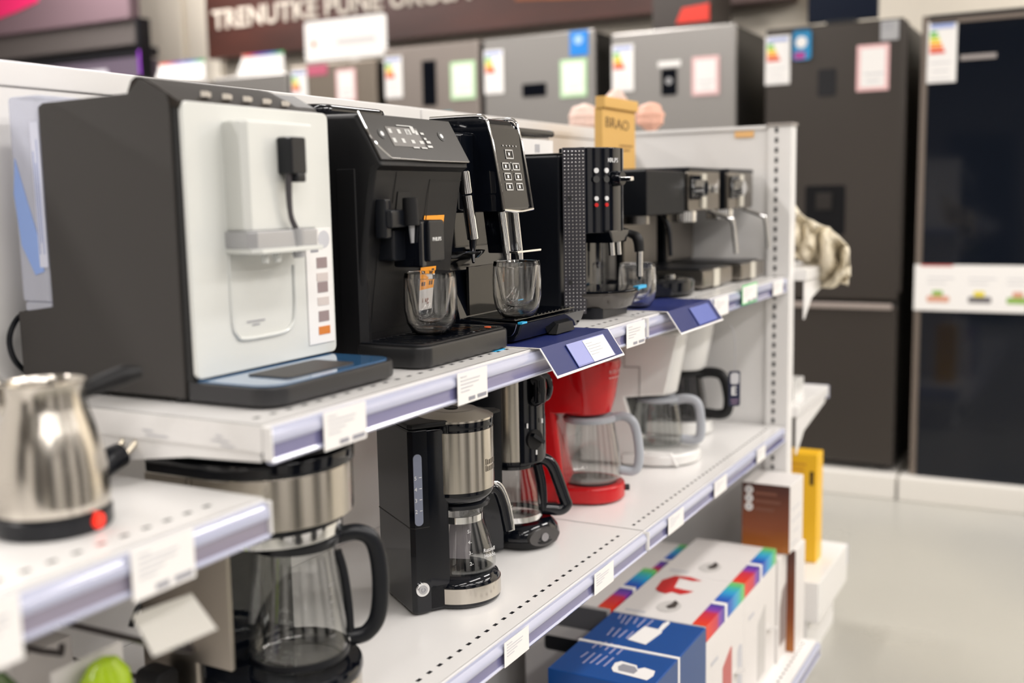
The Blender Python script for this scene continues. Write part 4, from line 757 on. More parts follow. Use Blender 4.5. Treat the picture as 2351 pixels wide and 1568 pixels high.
ad = thing('power_adapter', 'black power adapter with ribbed cable below the shiny plate', 'adapter', (.03, .19, .70)); q = at(362, 1566, 'y', .19)
obj('adapter_body', prism(B(), rr(q.x-.018, q.x+.016, q.z-.05, q.z+.018, .010), 'y', .172, .208, .005), BLKM, ad); rbm = B()
q2 = at(400, 1540, 'y', .19)
for i in range(6): cyl(rbm, (q2.x-.012+i*.0055, .19, q2.z-.001*i), (q2.x-.0085+i*.0055, .19, q2.z-.001*i), .0075-.0004*i, 16)
obj('strain_relief', rbm, BLK, ad); obj('cable', tube(B(), [(q2.x-.015, .19, q2.z), (q2.x+.02, .19, q2.z-.005), (q2.x+.03, .22, q2.z-.03)], .0045, 10), BLK, ad)
obj('round_mark', cyl(B(), (q.x-.002, .1725, q.z-.02), (q.x-.002, .1712, q.z-.02), .006, 18), mat('mark_grey', (.3, .3, .3), .4), ad); obj('support_peg', cyl(B(), (q.x, .208, q.z), (q.x, YB, q.z), .003, 10), hm_, ad)
# ------------------------------------------------------------------ boxed goods on the bottom shelf
BW = mat('box_white', (.74, .71, .69), .42); 
RAIN = ramp_mat('rainbow_strip', 'x', [(0, (.75, .05, .01)), (.10, (.70, .03, .02)), (.26, (.55, .02, .06)), (.33, (.22, .04, .38)), (.46, (.03, .04, .32)), (.60, (.01, .10, .50)), (.75, (.02, .33, .62)), (.86, (.04, .45, .42)), (.93, (.12, .50, .14)), (1, (.20, .55, .18))])
def carton(lab, x0, x1, y0, y1, z0, z1, mt, name='carton'):
    b = thing(name, lab, 'box', ((x0+x1)/2, (y0+y1)/2, z0)); obj('box_body', box(B(), x0, x1, y0, y1, z0, z1, .0015, 1), mt, b); return b
def rainbow(b, x0, x1, y, z, band=True):
    st = obj('rainbow_strip', prism(B(), [(y+.030, z-.001), (y+.030, z+.0006), (y-.0006, z+.0006), (y-.0006, z-.034), (y+.001, z-.034), (y+.001, z-.001)], 'x', x0, x1), RAIN, b)
    if band: obj('strip_band', prism(B(), [(y+.031, z-.001), (y+.031, z+.0011), (y-.0011, z+.0011), (y-.0011, z-.035), (y+.001, z-.035), (y+.001, z-.001)], 'x', x0+(x1-x0)*.46, x0+(x1-x0)*.52), PAPER, b)
RDK = mat('print_red', (.55, .02, .02), .4); PBR = mat('print_dark_brown', (.05, .04, .035), .5); PGR = mat('print_pale_grey', (.55, .53, .51), .5); PSAL = mat('print_muted_red', (.50, .12, .11), .4)
def bean(b, x, y, z):
    o = obj('bean_picture', prism(B(), [(x, y), (x+.010, y+.010), (x+.030, y+.004), (x+.052, y+.004), (x+.040, y-.008), (x+.012, y-.011)], 'z', z, z+.0005), PBR, b); obj('bean_halo', lathe(B(), [(0, 0), (.034, 0), (.034, .0002)], (x+.012, y+.004, z-.0001), 28, 1, .75), PGR, b)
w1 = carton('white box with rainbow edge and red cup print beside the blue box', 1.248, 1.520, -.039, .166, .1, .40, BW); rainbow(w1, 1.249, 1.5195, -.039, .40)
w2 = carton('white box with rainbow edge next to the brown box', 1.522, 1.793, -.039, .166, .1, .40, BW); rainbow(w2, 1.523, 1.792, -.039, .40)
w3 = carton('rear white box with rainbow edge behind the red cup box', 1.248, 1.520, .172, .38, .1, .402, BW); rainbow(w3, 1.249, 1.5195, .172, .402)
w4 = carton('rear white box behind the box next to the brown one', 1.522, 1.793, .178, .38, .1, .378, BW); rainbow(w4, 1.523, 1.792, .178, .378)
cup = [(1.335, .095), (1.345, .130), (1.385, .146), (1.43, .142), (1.455, .118), (1.445, .112), (1.415, .128), (1.380, .112), (1.375, .085), (1.405, .060), (1.44, .052), (1.42, .040), (1.385, .042), (1.365, .060), (1.345, .065)]
cup = [at(a, b, 'z', .4005) for a, b in ((1505, 1352), (1520, 1332), (1550, 1322), (1585, 1325), (1611, 1334), (1590, 1334), (1560, 1327), (1548, 1349), (1575, 1355), (1592, 1358), (1580, 1362), (1562, 1365), (1543, 1359), (1528, 1363), (1512, 1358))]
obj('cup_picture', prism(B(), [(p.x, p.y) for p in cup], 'z', .4005, .401), RDK, w1)
p_ = at(1535, 1398, 'z', .4); bean(w1, p_.x, p_.y, .4006); p_ = at(1630, 1307, 'z', .4); bean(w2, p_.x, p_.y, .4006)
for b_, x in ((w1, 1.262), (w2, 1.535)):
    obj('small_print', slab(B(), Vector((x, .10, .4003)), Vector((.01, 0, 0)), Vector((0, .045, 0)), .0003), PRINTL, b_); obj('small_print', slab(B(), Vector((x+.02, -.0397, .30)), Vector((.045, 0, .0)), Vector((0, 0, .008)), .0003), PRINTL, b_)
    obj('machine_picture', prism(B(), [(x+.10, .12), (x+.10, .265), (x+.155, .29), (x+.165, .29), (x+.165, .12)], 'y', -.0397, -.039), PSAL if b_ is w1 else PGR, b_)
    obj('cup_picture', lathe(B(), [(0, 0), (.02, .0)], (x+.2, -.0394, .22), 20), PGR, b_)
obj('grey_picture', prism(B(), rr(1.47, 1.505, .14, .27, .015), 'y', -.0397, -.039), PRINTL, w1)  # rounded grey print on the box front
obj('grey_side_print', box(B(), 1.2472, 1.248, .18, .375, .345, .395), mat('print_charcoal', (.12, .12, .13), .5), w3); obj('black_side_print', prism(B(), rr(.19, .33, .285, .318, .008), 'x', 1.2472, 1.248), BLK, w3); obj('red_side_print', box(B(), 1.2472, 1.248, .20, .26, .24, .27), mat('print_dark_red', (.3, .02, .04), .5), w3)
bl_ = carton('glossy blue box tied with a white elastic band', .935, 1.245, -.040, .166, .1, .399, mat('box_blue', (.006, .065, .27), .35, spec=.3))
LBT = mat('print_lilac', (.33, .33, .50), .5); LB2 = mat('print_blue_dark', (.03, .06, .17), .4)
obj('front_panel', box(B(), .936, 1.244, -.0406, -.0398, .102, .397), mat('box_blue_front', (.03, .075, .21), .4), bl_); obj('elastic_band', prism(B(), [(-.0418, .25), (-.0418, .4005), (.168, .4005), (.168, .25), (.166, .25), (.166, .399), (-.040, .399), (-.040, .25)], 'x', 1.075, 1.084), PAPER, bl_)
tb = B()
for x0_, y0_ in ((1.10, .150), (1.10, .112), (.965, .150), (.965, .112)):
    for i in range(5): slab(tb, Vector((x0_+i*.021, y0_-.024, .3992)), Vector((.004, 0, 0)), Vector((0, .020-.003*(i % 3), 0)), .0003)
tb.free(); tb = B()
for (xa, ya, xb, yb_) in ((1425, 1409, 1418, 1420), (1436, 1412, 1424, 1430), (1450, 1414, 1434, 1433), (1463, 1417, 1453, 1431), (1481, 1420, 1461, 1439), (1498, 1423, 1478, 1440), (1407, 1440, 1392, 1458), (1423, 1442, 1405, 1461), (1438, 1446, 1418, 1463), (1453, 1449, 1436, 1465), (1376, 1472, 1358, 1487), (1391, 1473, 1375, 1485), (1404, 1476, 1387, 1492), (1420, 1480, 1397, 1500), (1434, 1484, 1414, 1502), (1349, 1496, 1331, 1508), (1364, 1498, 1336, 1522), (1379, 1501, 1353, 1522), (1393, 1505, 1367, 1525), (1407, 1509, 1384, 1529)):
    a, b = at(xa, ya, 'z', .3995), at(xb, yb_, 'z', .3995); d = b-a; s_2 = Vector((-d.y, d.x, 0)).normalized()*.0035; slab(tb, a, s_2, d, .0003); 
bmesh.ops.recalc_face_normals(tb, faces=tb.faces[:]); obj('small_print', tb, LBT, bl_)
def poly(nm, pts, z, t, mt, par): P = [at(a, b, 'z', z) for a, b in pts]; return obj(nm, prism(B(), [(p.x, p.y) for p in P], 'z', z, z+t), mt, par)
poly('cord_picture', ((1441, 1468), (1480, 1438), (1511, 1445), (1522, 1432), (1535, 1426), (1538, 1431), (1520, 1448), (1519, 1453), (1482, 1480)), .3994, .0004, PAPER, bl_)
kp = poly('kettle_picture', ((1404, 1534), (1412, 1522), (1426, 1518), (1462, 1528), (1464, 1536), (1480, 1533), (1504, 1541), (1500, 1552), (1485, 1562), (1408, 1542)), .3994, .0004, PAPER, bl_); poly('picture_window', ((1419, 1530), (1430, 1524), (1458, 1531), (1464, 1540), (1455, 1547), (1420, 1539)), .3999, .0003, PRINT, kp)
lf = carton('white box in front left of the blue box', .66, .925, -.02, .17, .1, .352, BW); obj('small_print', bars(B(), (.80, .0, .3522), (.04, 0, 0), (0, .04, 0), [(0, .5), (.2, 1)]), PRINTL, lf)
carton('dark carton behind the white box below the middle shelf', .60, .88, .20, .38, .1, .33, mat('box_dark', (.10, .09, .095), .5)); carton('blue and grey box half hidden under the middle shelf', .885, .92, .20, .40, .1, .35, mat('box_blue2', (.03, .06, .22), .4))
nb = carton('narrow white box with cup picture under the brown box', 1.797, 1.880, -.045, .165, .1, .372, BW); obj('cup_picture', prism(B(), [(1.812, .14), (1.812, .24), (1.835, .28), (1.87, .29), (1.87, .14)], 'y', -.0458, -.045), mat('print_taupe', (.25, .2, .19), .5), nb)
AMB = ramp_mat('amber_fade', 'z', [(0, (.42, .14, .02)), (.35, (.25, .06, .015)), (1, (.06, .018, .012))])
ub = carton('box with dark brown side and three round cup icons, atop its stack', 1.842, 1.978, -.060, .062, .373, .548, BW)
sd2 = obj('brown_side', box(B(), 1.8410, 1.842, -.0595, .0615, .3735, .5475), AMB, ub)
for z in (.530, .508, .486): c_ = obj('cup_icon', lathe(B(), [(0, 0), (.001, 0)], (0, 0, 0), 8) if False else cyl(B(), (1.8410, .044, z), (1.8402, .044, z), .0105, 24), PAPER, sd2); obj('icon_centre', cyl(B(), (1.8402, .044, z), (1.8398, .044, z), .0038, 12), PRINT, c_)
obj('brown_print', bars(B(), (1.8405, .028, .478), (0, -.068, 0), (0, 0, .062), [(0, .8), (0, .95), (0, .7)], h=.4), mat('print_brown', (.20, .075, .045), .5), sd2); obj('small_print', bars(B(), (1.86, -.0603, .39), (.1, 0, 0), (0, 0, .12), [(0, .8), (0, .95), (.2, .7), (0, .6)], h=.12), PRINTL, ub)
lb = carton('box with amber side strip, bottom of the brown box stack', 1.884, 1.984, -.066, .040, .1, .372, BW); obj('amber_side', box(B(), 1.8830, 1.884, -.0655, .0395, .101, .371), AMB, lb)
yb2 = carton('bright yellow box standing on the far end base shelf', 2.20, 2.27, -.046, .05, .236, .548, mat('box_yellow', (.85, .48, .01), .4)); obj('black_picture', prism(B(), rr(-.036, -.026, .46, .50, .003), 'x', 2.1992, 2.20), BLK, yb2); obj('orange_print', bars(B(), (2.1994, .035, .50), (0, -.05, 0), (0, 0, .03), [(0, 1), (.2, .9)]), mat('print_orange', (.6, .25, .02), .5), yb2)
sb2 = carton('small white box on the far end shelf', 2.12, 2.22, .0, .10, .712, .765, WPL)
# ------------------------------------------------------------------ cloth on the end shelf
ch = B(); Nn, Mm = 26, 18
top_, bot_ = [], []
import mathutils.noise as mn
edgeT = [(1812, 448), (1830, 480), (1850, 500), (1875, 512), (1895, 520), (1925, 540), (1945, 562), (1950, 600)]
edgeB = [(1812, 575), (1826, 592), (1850, 605), (1868, 625), (1885, 660), (1905, 662), (1928, 650), (1948, 655)]
def lerp(E, t): s = t*(len(E)-1); i = min(int(s), len(E)-2); f_ = s-i; return E[i][0]*(1-f_)+E[i+1][0]*f_, E[i][1]*(1-f_)+E[i+1][1]*f_
vg = []
for i in range(Nn+1):
    r_ = []
    for j in range(Mm+1):
        a, b = lerp(edgeT, i/Nn), lerp(edgeB, i/Nn); t = j/Mm; px, py = a[0]*(1-t)+b[0]*t, a[1]*(1-t)+b[1]*t
        wv = .035*math.sin(i*.9+j*.35+1.5*math.sin(j*.4))+.06*mn.noise(Vector((i*.22, j*.16, 3)))+.02*mn.noise(Vector((i*.6, j*.5, 7)))
        r_.append(ch.verts.new(at(px, py, 'x', 2.22+wv)))
    vg.append(r_)
fs = [ch.faces.new((vg[i][j], vg[i+1][j], vg[i+1][j+1], vg[i][j+1])) for i in range(Nn) for j in range(Mm)]
bmesh.ops.recalc_face_normals(ch, faces=fs); bmesh.ops.solidify(ch, geom=fs, thickness=.004)
tag1(obj('cloth', ch, mat('cream_linen', (.74, .67, .53), .85, bump=.4, scale=(400, 400, 400)), ang=60), 'crumpled cream cloth hanging over the far end shelf', 'cloth')
# ------------------------------------------------------------------ paper bag and flowers on top of the end panel
bg = thing('paper_bag', 'folded brown paper bag with handwritten letters, on top behind machines', 'bag', (1.6, .31, 1.3275))
bc_ = at(1373, 300, 'y', .30); z0b = 1.3275; bx0, bx1 = at(1383, 300, 'y', .300).x, at(1460, 300, 'y', .300).x
KR = mat('kraft_paper', (.72, .43, .12), .6, bump=.6, scale=(60, 60, 60))
obj('bag_body', prism(B(), [(bx0, z0b), (bx1, z0b), (bx1-.003, 1.475), (bx0+.003, 1.475)], 'y', .300, .322, .004), KR, bg); obj('bag_fold', prism(B(), [(bx0+.0, 1.474), (bx1-.0, 1.474), (bx1, 1.5), (bx0, 1.5)], 'y', .293, .318, .003), KR, bg)
text('BRAO', (bx0+.014, .2992, 1.432), (1, 0, -.03), Z_, .034, mat('marker_ink', (.12, .07, .03), .6), bg, ext=.0004, off=-.0004, sx=1.6); obj('small_print', bars(B(), (bx0+.1, .2992, 1.38), (.08, 0, 0), (0, 0, .02), [(0, 1), (.3, .8)]), mat('bag_ink', (.3, .15, .04), .6), bg)
fl = thing('flower_vase', 'white vase of pale pink round blossoms behind the paper bag', 'flowers', (2.14, .5, TZ)); PK = mat('blossom_pink', (.80, .58, .50), .6, bump=.8, scale=(70, 70, 70)); PK2 = mat('blossom_peach', (.80, .45, .34), .6, bump=.8, scale=(70, 70, 70))
for (px, py, r, mt, xx) in ((1340, 272, .043, PK, 2.13), (1492, 268, .040, PK2, 2.13), (1414, 232, .032, PK, 2.20)):
    c = at(px, py, 'x', xx); b = B(); bmesh.ops.create_icosphere(b, subdivisions=4, radius=r, matrix=Matrix.Translation(c))
    for v_ in b.verts: d_ = (v_.co-c); v_.co = c+d_*(1+.10*mn.noise(d_*45)+.05*math.sin(d_.z*260))
    obj('blossom', b, mt, fl)
    obj('stem', tube(B(), [c-Vector((0, 0, r*.8)), c*.5+Vector((2.13, .49, 1.40))*.5-Vector((0, 0, .03)), Vector((2.13, .49, 1.34))], .0025, 8), mat('stem_green', (.10, .22, .06), .6), fl)
obj('leaf', prism(B(), [(.44, 1.475), (.455, 1.49), (.45, 1.51), (.435, 1.50)], 'x', 2.12, 2.122), mat('stem_green', (.10, .22, .06), .6), fl)
obj('vase', lathe(B(), [(0, 0), (.03, 0), (.042, .05), (.036, .11), (.026, .14), (.028, .15)], (2.13, .49, 1.22), 32), WPL, fl); obj('vase_stand', box(B(), 2.04, 2.20, .42, .56, 1.075, 1.22, .003), BW, fl)
# ------------------------------------------------------------------ fridges along the back
FX = 3.85
def en_label(f, ys, zs, x=FX, w=.10, h=.20):
    """energy label: white sheet with a pile of coloured arrows; ys = its left edge (larger y)"""
    l = obj('energy_label', box(B(), x-.004, x-.002, ys-w, ys, zs-h, zs, .0006, 1), PAPER, f)
    cols = [('arrow_green', (.05, .45, .12)), ('arrow_lime', (.35, .6, .05)), ('arrow_yellow', (.85, .7, .02)), ('arrow_amber', (.9, .4, .02)), ('arrow_orange', (.85, .18, .02)), ('arrow_red', (.7, .03, .02))]
    for i, (n_, c_) in enumerate(cols):
        z = zs-h*(.16+.062*i); L_ = w*(.22+.055*i)
        obj('class_arrow', prism(B(), [(ys-w*.08, z), (ys-w*.08-L_, z), (ys-w*.08-L_-.005, z-h*.025), (ys-w*.08-L_, z-h*.05), (ys-w*.08, z-h*.05)], 'x', x-.005, x-.004), mat(n_, c_, .5), l)
    obj('label_print', bars(B(), (x-.0045, ys-w*.1, zs-h*.95), (0, -w*.8, 0), (0, 0, h*.4), [(0, .9), (.1, .8), (.0, .9)], h=.12), PRINTL, l)
    obj('label_header', box(B(), x-.005, x-.004, ys-w*.9, ys-w*.1, zs-h*.12, zs-h*.04), mat('label_blue', (.35, .42, .7), .5), l); return l
def card(f, y1, y0, z1, z0, edge, x=FX):
    o = obj('price_card', box(B(), x-.005, x-.002, y0, y1, z0, z1, .001, 1), edge, f); i = .12*(y1-y0)
    obj('card_insert', box(B(), x-.006, x-.005, y0+i, y1-i, z0+i, z1-i), PAPER, o); obj('card_print', bars(B(), (x-.0065, y1-i*2, z0+(z1-z0)*.2), (0, -(y1-y0)*.6, 0), (0, 0, (z1-z0)*.3), [(0, 1), (.1, .8)], h=.2), PRINTL, o)
    return o
EPK = mat('edge_pink', (.80, .50, .50), .5); EGR = mat('edge_green', (.50, .75, .45), .5)
def fridge(lab, y0, y1, ztop, dm, sm, split=.9, bevel=.012, handle_=True):
    f = thing('refrigerator', lab, 'refrigerator', (4.1, (y0+y1)/2, .1)); obj('cabinet', box(B(), FX+.035, 4.44, y0+.004, y1-.004, .115, ztop-.008, .006), sm, f)
    d = obj('upper_door', box(B(), FX, FX+.034, y0, y1, split+.008, ztop, bevel, 3), dm, f); d2 = obj('lower_door', box(B(), FX, FX+.034, y0, y1, .13, split-.008, bevel, 3), dm, f)
    if handle_: obj('handle_bar', box(B(), FX-.014, FX+.004, y0+.02, y1-.02, split-.026, split-.004, .003), mat('handle_taupe', (.40, .34, .31), .4, .3), d2)
    for y in (y0+.06, y1-.06): obj('foot', cyl(B(), (FX+.08, y, .1), (FX+.08, y, .118), .02), RUB, f)
    for y in (y0+.06, y1-.06): obj('foot', cyl(B(), (4.36, y, .1), (4.36, y, .118), .02), RUB, f)
    return f
DT = mat('door_dark_taupe', (.058, .050, .044), .36, .55); DTS = mat('cabinet_dark', (.030, .028, .027), .45, .3); GS = mat('door_grey_steel', (.33, .315, .30), .38, .7); GT = mat('door_taupe_steel', (.30, .26, .235), .40, .65); GB = mat('door_brown_steel', (.25, .21, .17), .4, .6)
f2 = thing('refrigerator', 'black glass-doored refrigerator at the right edge with a white food poster', 'refrigerator', (4.1, -.4, .1)); BG = mat('door_black_glass', (.004, .006, .011), .07, spec=.4); TP = mat('trim_taupe', (.20, .165, .14), .4, .5)
obj('cabinet', box(B(), FX+.03, 4.44, -.93, -.084, .112, 1.955, .004), DTS, f2); obj('side_trim', box(B(), FX+.004, FX+.05, -.082, -.056, .10, 1.952, .003), TP, f2)
obj('door', box(B(), FX, FX+.03, -.93, -.082, .96, 1.952, .004), BG, f2); obj('door', box(B(), FX, FX+.03, -.93, -.082, .098, .95, .004), BG, f2); obj('top_trim', box(B(), FX-.004, FX, -.93, -.088, 1.915, 1.935), TP, f2); obj('grey_door_bar', box(B(), FX-.004, FX, -.33, -.20, 1.77, 1.79, .002), mat('bar_grey', (.3, .27, .26), .4), f2)  # plain grey bar set on the front of the upper door
obj('foot', box(B(), 3.9, 4.4, -.9, -.1, .1, .112), RUB, f2)
en_label(f2, -.079, 1.925, w=.108, h=.235)
ps = obj('food_poster', box(B(), FX-.006, FX-.002, -.93, -.056, .79, .975, .001, 1), PAPER, f2)
fg, fo, fy_ = mat('food_green', (.25, .42, .08), .6), mat('food_salmon', (.65, .32, .22), .6), mat('food_yellow', (.75, .62, .05), .6)
for y, ca, cb in ((-.105, fg, fo), (-.26, fy_, mat('food_dark', (.14, .13, .14), .6)), (-.40, fo, fg)):
    obj('food_picture', prism(B(), rr(y-.085, y, .825, .85, .008), 'x', FX-.0068, FX-.006), cb, ps); obj('food_picture', prism(B(), rr(y-.06, y-.02, .85, .872, .006), 'x', FX-.0068, FX-.006), ca, ps); obj('small_print', bars(B(), (FX-.0064, y+.0, .90), (0, -.10, 0), (0, 0, .04), [(0, 1), (0, .7)], h=.2), PRINTL, ps)
obj('red_print', box(B(), FX-.0066, FX-.006, -.20, -.08, .969, .975), mat('print_red2', (.6, .08, .06), .5), ps)
f1 = fridge('dark taupe refrigerator with water dispenser, left of the black glass one', .008, .568, 1.955, DT, DTS, 0.815); en_label(f1, .566, 1.925, w=.105, h=.20)
obj('round_sticker', box(B(), FX-.004, FX-.002, .375, .448, 1.818, 1.94, .012), mat('sticker_blue', (.02, .28, .55), .4), f1, 'blue and magenta sticker'); obj('sticker_base', box(B(), FX-.005, FX-.004, .40, .448, 1.818, 1.85, .001), mat('sticker_magenta', (.45, .03, .25), .4), f1); obj('sticker_dot', cyl(B(), (FX-.004, .415, 1.89), (FX-.006, .415, 1.89), .024, 24), PAPER, f1)
card(f1, .190, .064, 1.858, 1.675, EPK); gs = obj('grey_sticker', box(B(), FX-.004, FX-.002, .030, .100, 1.87, 1.947), PEARL2, f1); text('22', (FX-.0045, .094, 1.912), -Y_, Z_, .04, PRINT, gs)
obj('control_panel', prism(B(), rr(.272, .345, 1.665, 1.775, .008), 'x', FX-.003, FX), mat('ctl_dark', (.018, .018, .02), .5, spec=.2), f1)
dp = obj('water_dispenser', prism(B(), rr(.225, .39, 1.095, 1.30, .010), 'x', FX-.002, FX+.001), mat('dispenser_black', (.005, .005, .006), .5, spec=.15), f1); obj('dispenser_nozzle', box(B(), FX-.006, FX-.001, .28, .345, 1.20, 1.27, .003), mat('noz_grey', (.025, .022, .02), .4, spec=.2), dp)
obj('rounded_edge', cyl(B(), (FX+.02, .010, .86), (FX+.02, .010, 1.94), .014, 20), DT, f1)
obj('open_top_box', box(B(), FX+.1, FX+.5, .1, .5, 1.948, 1.96), DTS, f1)
f3 = fridge('light grey refrigerator with small dark control window beside the dark one', .694, 1.272, 1.998, GS, DTS, .7); en_label(f3, 1.265, 1.945, w=.105, h=.205); card(f3, .888, .765, 1.865, 1.70, EPK)
obj('control_panel', prism(B(), rr(.958, 1.030, 1.71, 1.825, .006), 'x', FX-.004, FX), BLKG, f3); obj('control_ring', cyl(B(), (FX-.004, .994, 1.772), (FX-.006, .994, 1.772), .015, 20), PEARL2, f3); obj('door_sticker', box(B(), FX-.004, FX-.002, .94, 1.045, 1.832, 1.858, .001), PAPER, f3)
f4 = fridge('grey refrigerator with wide dark display and bright blue sticker', 1.352, 1.936, 2.03, GS, DTS, .7); en_label(f4, 1.93, 1.975, w=.105, h=.205); card(f4, 1.525, 1.39, 1.90, 1.73, EGR)
obj('display_window', prism(B(), rr(1.60, 1.725, 1.745, 1.805, .006), 'x', FX-.004, FX), BLKG, f4); q_ = obj('blue_sticker', box(B(), FX-.004, FX-.002, 1.382, 1.475, 1.915, 2.025, .001), mat('sticker_bright_blue', (.01, .22, .68), .4), f4); obj('sticker_mark', cyl(B(), (FX-.004, 1.43, 1.985), (FX-.006, 1.43, 1.985), .022, 20), mat('pale_blue', (.35, .55, .8), .5), q_)
f5 = fridge('taupe refrigerator with tall narrow black display strip', 1.962, 2.514, 2.032, GT, DTS, .7); en_label(f5, 2.508, 1.99, w=.105, h=.205); card(f5, 2.12, 1.98, 1.935, 1.755, EGR); obj('display_strip', box(B(), FX-.004, FX, 2.205, 2.285, 1.735, 1.955, .002), BLKG, f5); obj('cyan_label', box(B(), FX-.004, FX-.002, 2.12, 2.32, 1.60, 1.70), mat('label_cyan', (.10, .50, .62), .5), f5)
f6 = fridge('brown steel refrigerator below the white header card', 2.568, 3.119, 1.99, GB, DTS, .7); en_label(f6, 3.11, 1.965, w=.105, h=.205); card(f6, 2.815, 2.69, 1.95, 1.78, EPK); obj('pink_panel', box(B(), FX-.003, FX-.001, 2.87, 3.00, 1.93, 1.985), mat('pink_card', (.50, .10, .17), .5), f6)
f7 = fridge('grey refrigerator wearing a white rainbow-topped header', 3.14, 3.671, 1.965, GS, DTS, .7); f8 = fridge('leftmost grey refrigerator, white header on top beside the cream wall', 3.704, 4.20, 1.955, GS, DTS, .7)
card(f7, 3.33, 3.22, 1.80, 1.66, EGR)
RB2 = ramp_mat('header_rainbow', 'y', [(0, (.04, .40, .10)), (.3, (.03, .15, .50)), (.6, (.15, .05, .35)), (.85, (.6, .05, .03)), (1, (.7, .3, .25))])
for nm, a, b in (('white header card with rainbow edge on the refrigerator nearest the header sign', 3.165, 3.50), ('white header card with rainbow edge on the leftmost grey refrigerator', 3.73, 4.12)):
    h = thing('header_card', nm, 'sign', (FX+.02, (a+b)/2, 1.96)); obj('card_board', prism(B(), [(a, 1.965), (b, 1.965), (b-.05, 2.06), (a, 2.06)], 'x', FX+.005, FX+.012), PAPER, h); obj('rainbow_edge', prism(B(), [(a, 2.06), (b-.05, 2.06), (b-.05, 2.075), (a, 2.075)], 'x', FX+.004, FX+.013), RB2, h)
hs = thing('header_sign', 'white rounded sign with small orange dot in front of the brown banner', 'sign', (FX+.1, 2.75, 1.99)); hb_ = obj('sign_board', prism(B(), rr(2.525, 3.045, 2.005, 2.215, .02), 'x', FX+.04, FX+.055, .003), PAPER, hs); obj('orange_dot', cyl(B(), (FX+.04, 2.985, 2.098), (FX+.038, 2.985, 2.098), .014, 20), mat('dot_orange', (.85, .2, .1), .5), hb_)
obj('small_print', bars(B(), (FX+.039, 2.83, 2.085), (0, -.24, 0), (0, 0, .04), [(0, 1)], h=.6), mat('print_faint', (.62, .6, .6), .5), hb_); obj('sign_legs', box(B(), FX+.045, FX+.052, 2.7, 2.75, 1.985, 2.01), PAPER, hs)
BRN = mat('banner_brown', (.085, .026, .018), .35, col2=(.045, .018, .014), cscale=(1, 1.2, 4)); bn_ = thing('wall_banner', 'dark brown banner with white capital lettering on the back wall', 'banner', (4.5, 2.4, 2.17))
obj('banner_board', box(B(), 4.40, 4.545, .60, 4.215, 2.165, 3.0, .004), BRN, bn_); text('TRENUTKE PUNE UKUSA', at(489, 68, 'x', 4.395), -Y_, Z_, .158, mat('letter_cream', (.62, .55, .47), .5), bn_, ext=.004, off=.003, sx=1.04)
obj('amber_patch', prism(B(), [(1.35, 2.25), (2.05, 2.30), (1.95, 2.45), (1.3, 2.42)], 'x', 4.397, 4.40), mat('banner_amber', (.26, .075, .02), .4, col2=(.12, .035, .02), cscale=(1, 3, 9)), bn_)  # amber-toned patch on the banner face
mn_ = thing('monitor', 'black monitor above the dark taupe refrigerator', 'monitor', (4.05, .29, 1.96)); obj('monitor_screen', box(B(), 4.03, 4.06, .145, .435, 1.99, 2.45, .004), mat('screen_navy', (.003, .007, .02), .4, spec=.15), mn_); obj('monitor_stand', box(B(), 4.0, 4.1, .23, .35, 1.955, 1.99), BLK, mn_)
rp = thing('promo_box', 'dark box with red lit panel on the light grey refrigerator', 'box', (4.0, .95, 2.0)); q1, q2_ = at(1497, 15, 'x', 3.95), at(1632, 10, 'x', 3.95)
obj('box_body', box(B(), 3.95, 4.25, q2_.y, q1.y, 1.996, 2.20, .004), mat('promo_dark', (.05, .04, .035), .5), rp); obj('red_panel', prism(B(), [(q2_.y+.005, 2.03), (q2_.y+.16, 2.03), (q2_.y+.13, 2.095), (q2_.y+.005, 2.105)], 'x', 3.944, 3.95), mat('promo_red', (.75, .04, .02), .4), rp)
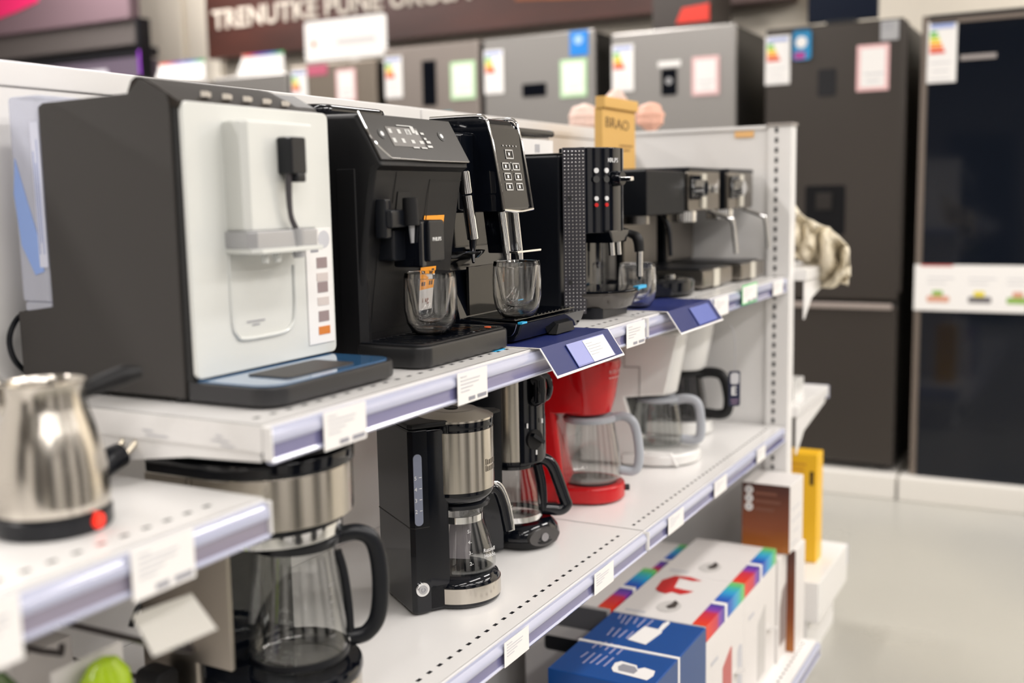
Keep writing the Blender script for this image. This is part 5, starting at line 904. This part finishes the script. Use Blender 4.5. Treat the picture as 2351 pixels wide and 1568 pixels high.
# left display stand
ds_ = thing('display_stand', 'tall dark display stand with mauve header at the top left', 'display', (3.9, 5.0, 0)); MV = mat('header_mauve', (.145, .095, .11), .5)
obj('header_panel', box(B(), 3.80, 3.88, 4.225, 6.6, 2.335, 3.1, .006), MV, ds_); obj('shelf_band', box(B(), 3.83, 3.95, 4.225, 6.6, 2.195, 2.33, .004), mat('band_grey', (.085, .073, .07), .5), ds_); obj('side_panel', box(B(), 3.84, 3.93, 4.202, 4.222, 0, 2.345, .003), BLK, ds_); obj('painted_shade_strip', box(B(), 3.87, 4.0, 4.225, 6.6, 2.14, 2.193), mat('painted_gap_shade', (.012, .012, .016), .6), ds_)  # solid dark strip stands in for the shade under the band
obj('purple_panel', box(B(), 3.838, 3.84, 4.203, 4.217, 2.02, 2.16), mat('purple_light', (.20, .03, .38), .4, emit=.3), ds_); obj('pink_corner', prism(B(), [(5.18, 2.46), (5.6, 2.40), (6.5, 2.42), (6.5, 3.0), (5.0, 3.0), (4.98, 2.50)], 'x', 3.795, 3.80), mat('header_pink', (.72, .02, .13), .5), ds_)
g1 = thing('refrigerator', 'purple-grey appliance with white label below the mauve header', 'refrigerator', (4.1, 4.65, 0)); obj('cabinet', box(B(), 3.86, 4.02, 4.245, 5.045, .02, 2.13, .008), mat('purple_grey', (.145, .115, .155), .4, .3), g1); l_ = obj('white_label', box(B(), 3.855, 3.86, 4.50, 4.98, 1.98, 2.075, .002), mat('label_grey_white', (.55, .53, .57), .5), g1); obj('dark_print', box(B(), 3.853, 3.855, 4.68, 4.80, 2.0, 2.03, .001), BLK, l_); obj('foot', box(B(), 3.88, 4.0, 4.3, 5.0, 0, .02), RUB, g1)
g2 = thing('refrigerator', 'silver-blue appliance cut by the left frame edge', 'refrigerator', (4.1, 5.5, 0)); obj('cabinet', box(B(), 3.86, 4.02, 5.10, 5.9, .02, 2.12, .008), mat('silver_blue', (.30, .32, .38), .4, .5), g2); obj('foot', box(B(), 3.88, 4.0, 5.15, 5.85, 0, .02), RUB, g2)
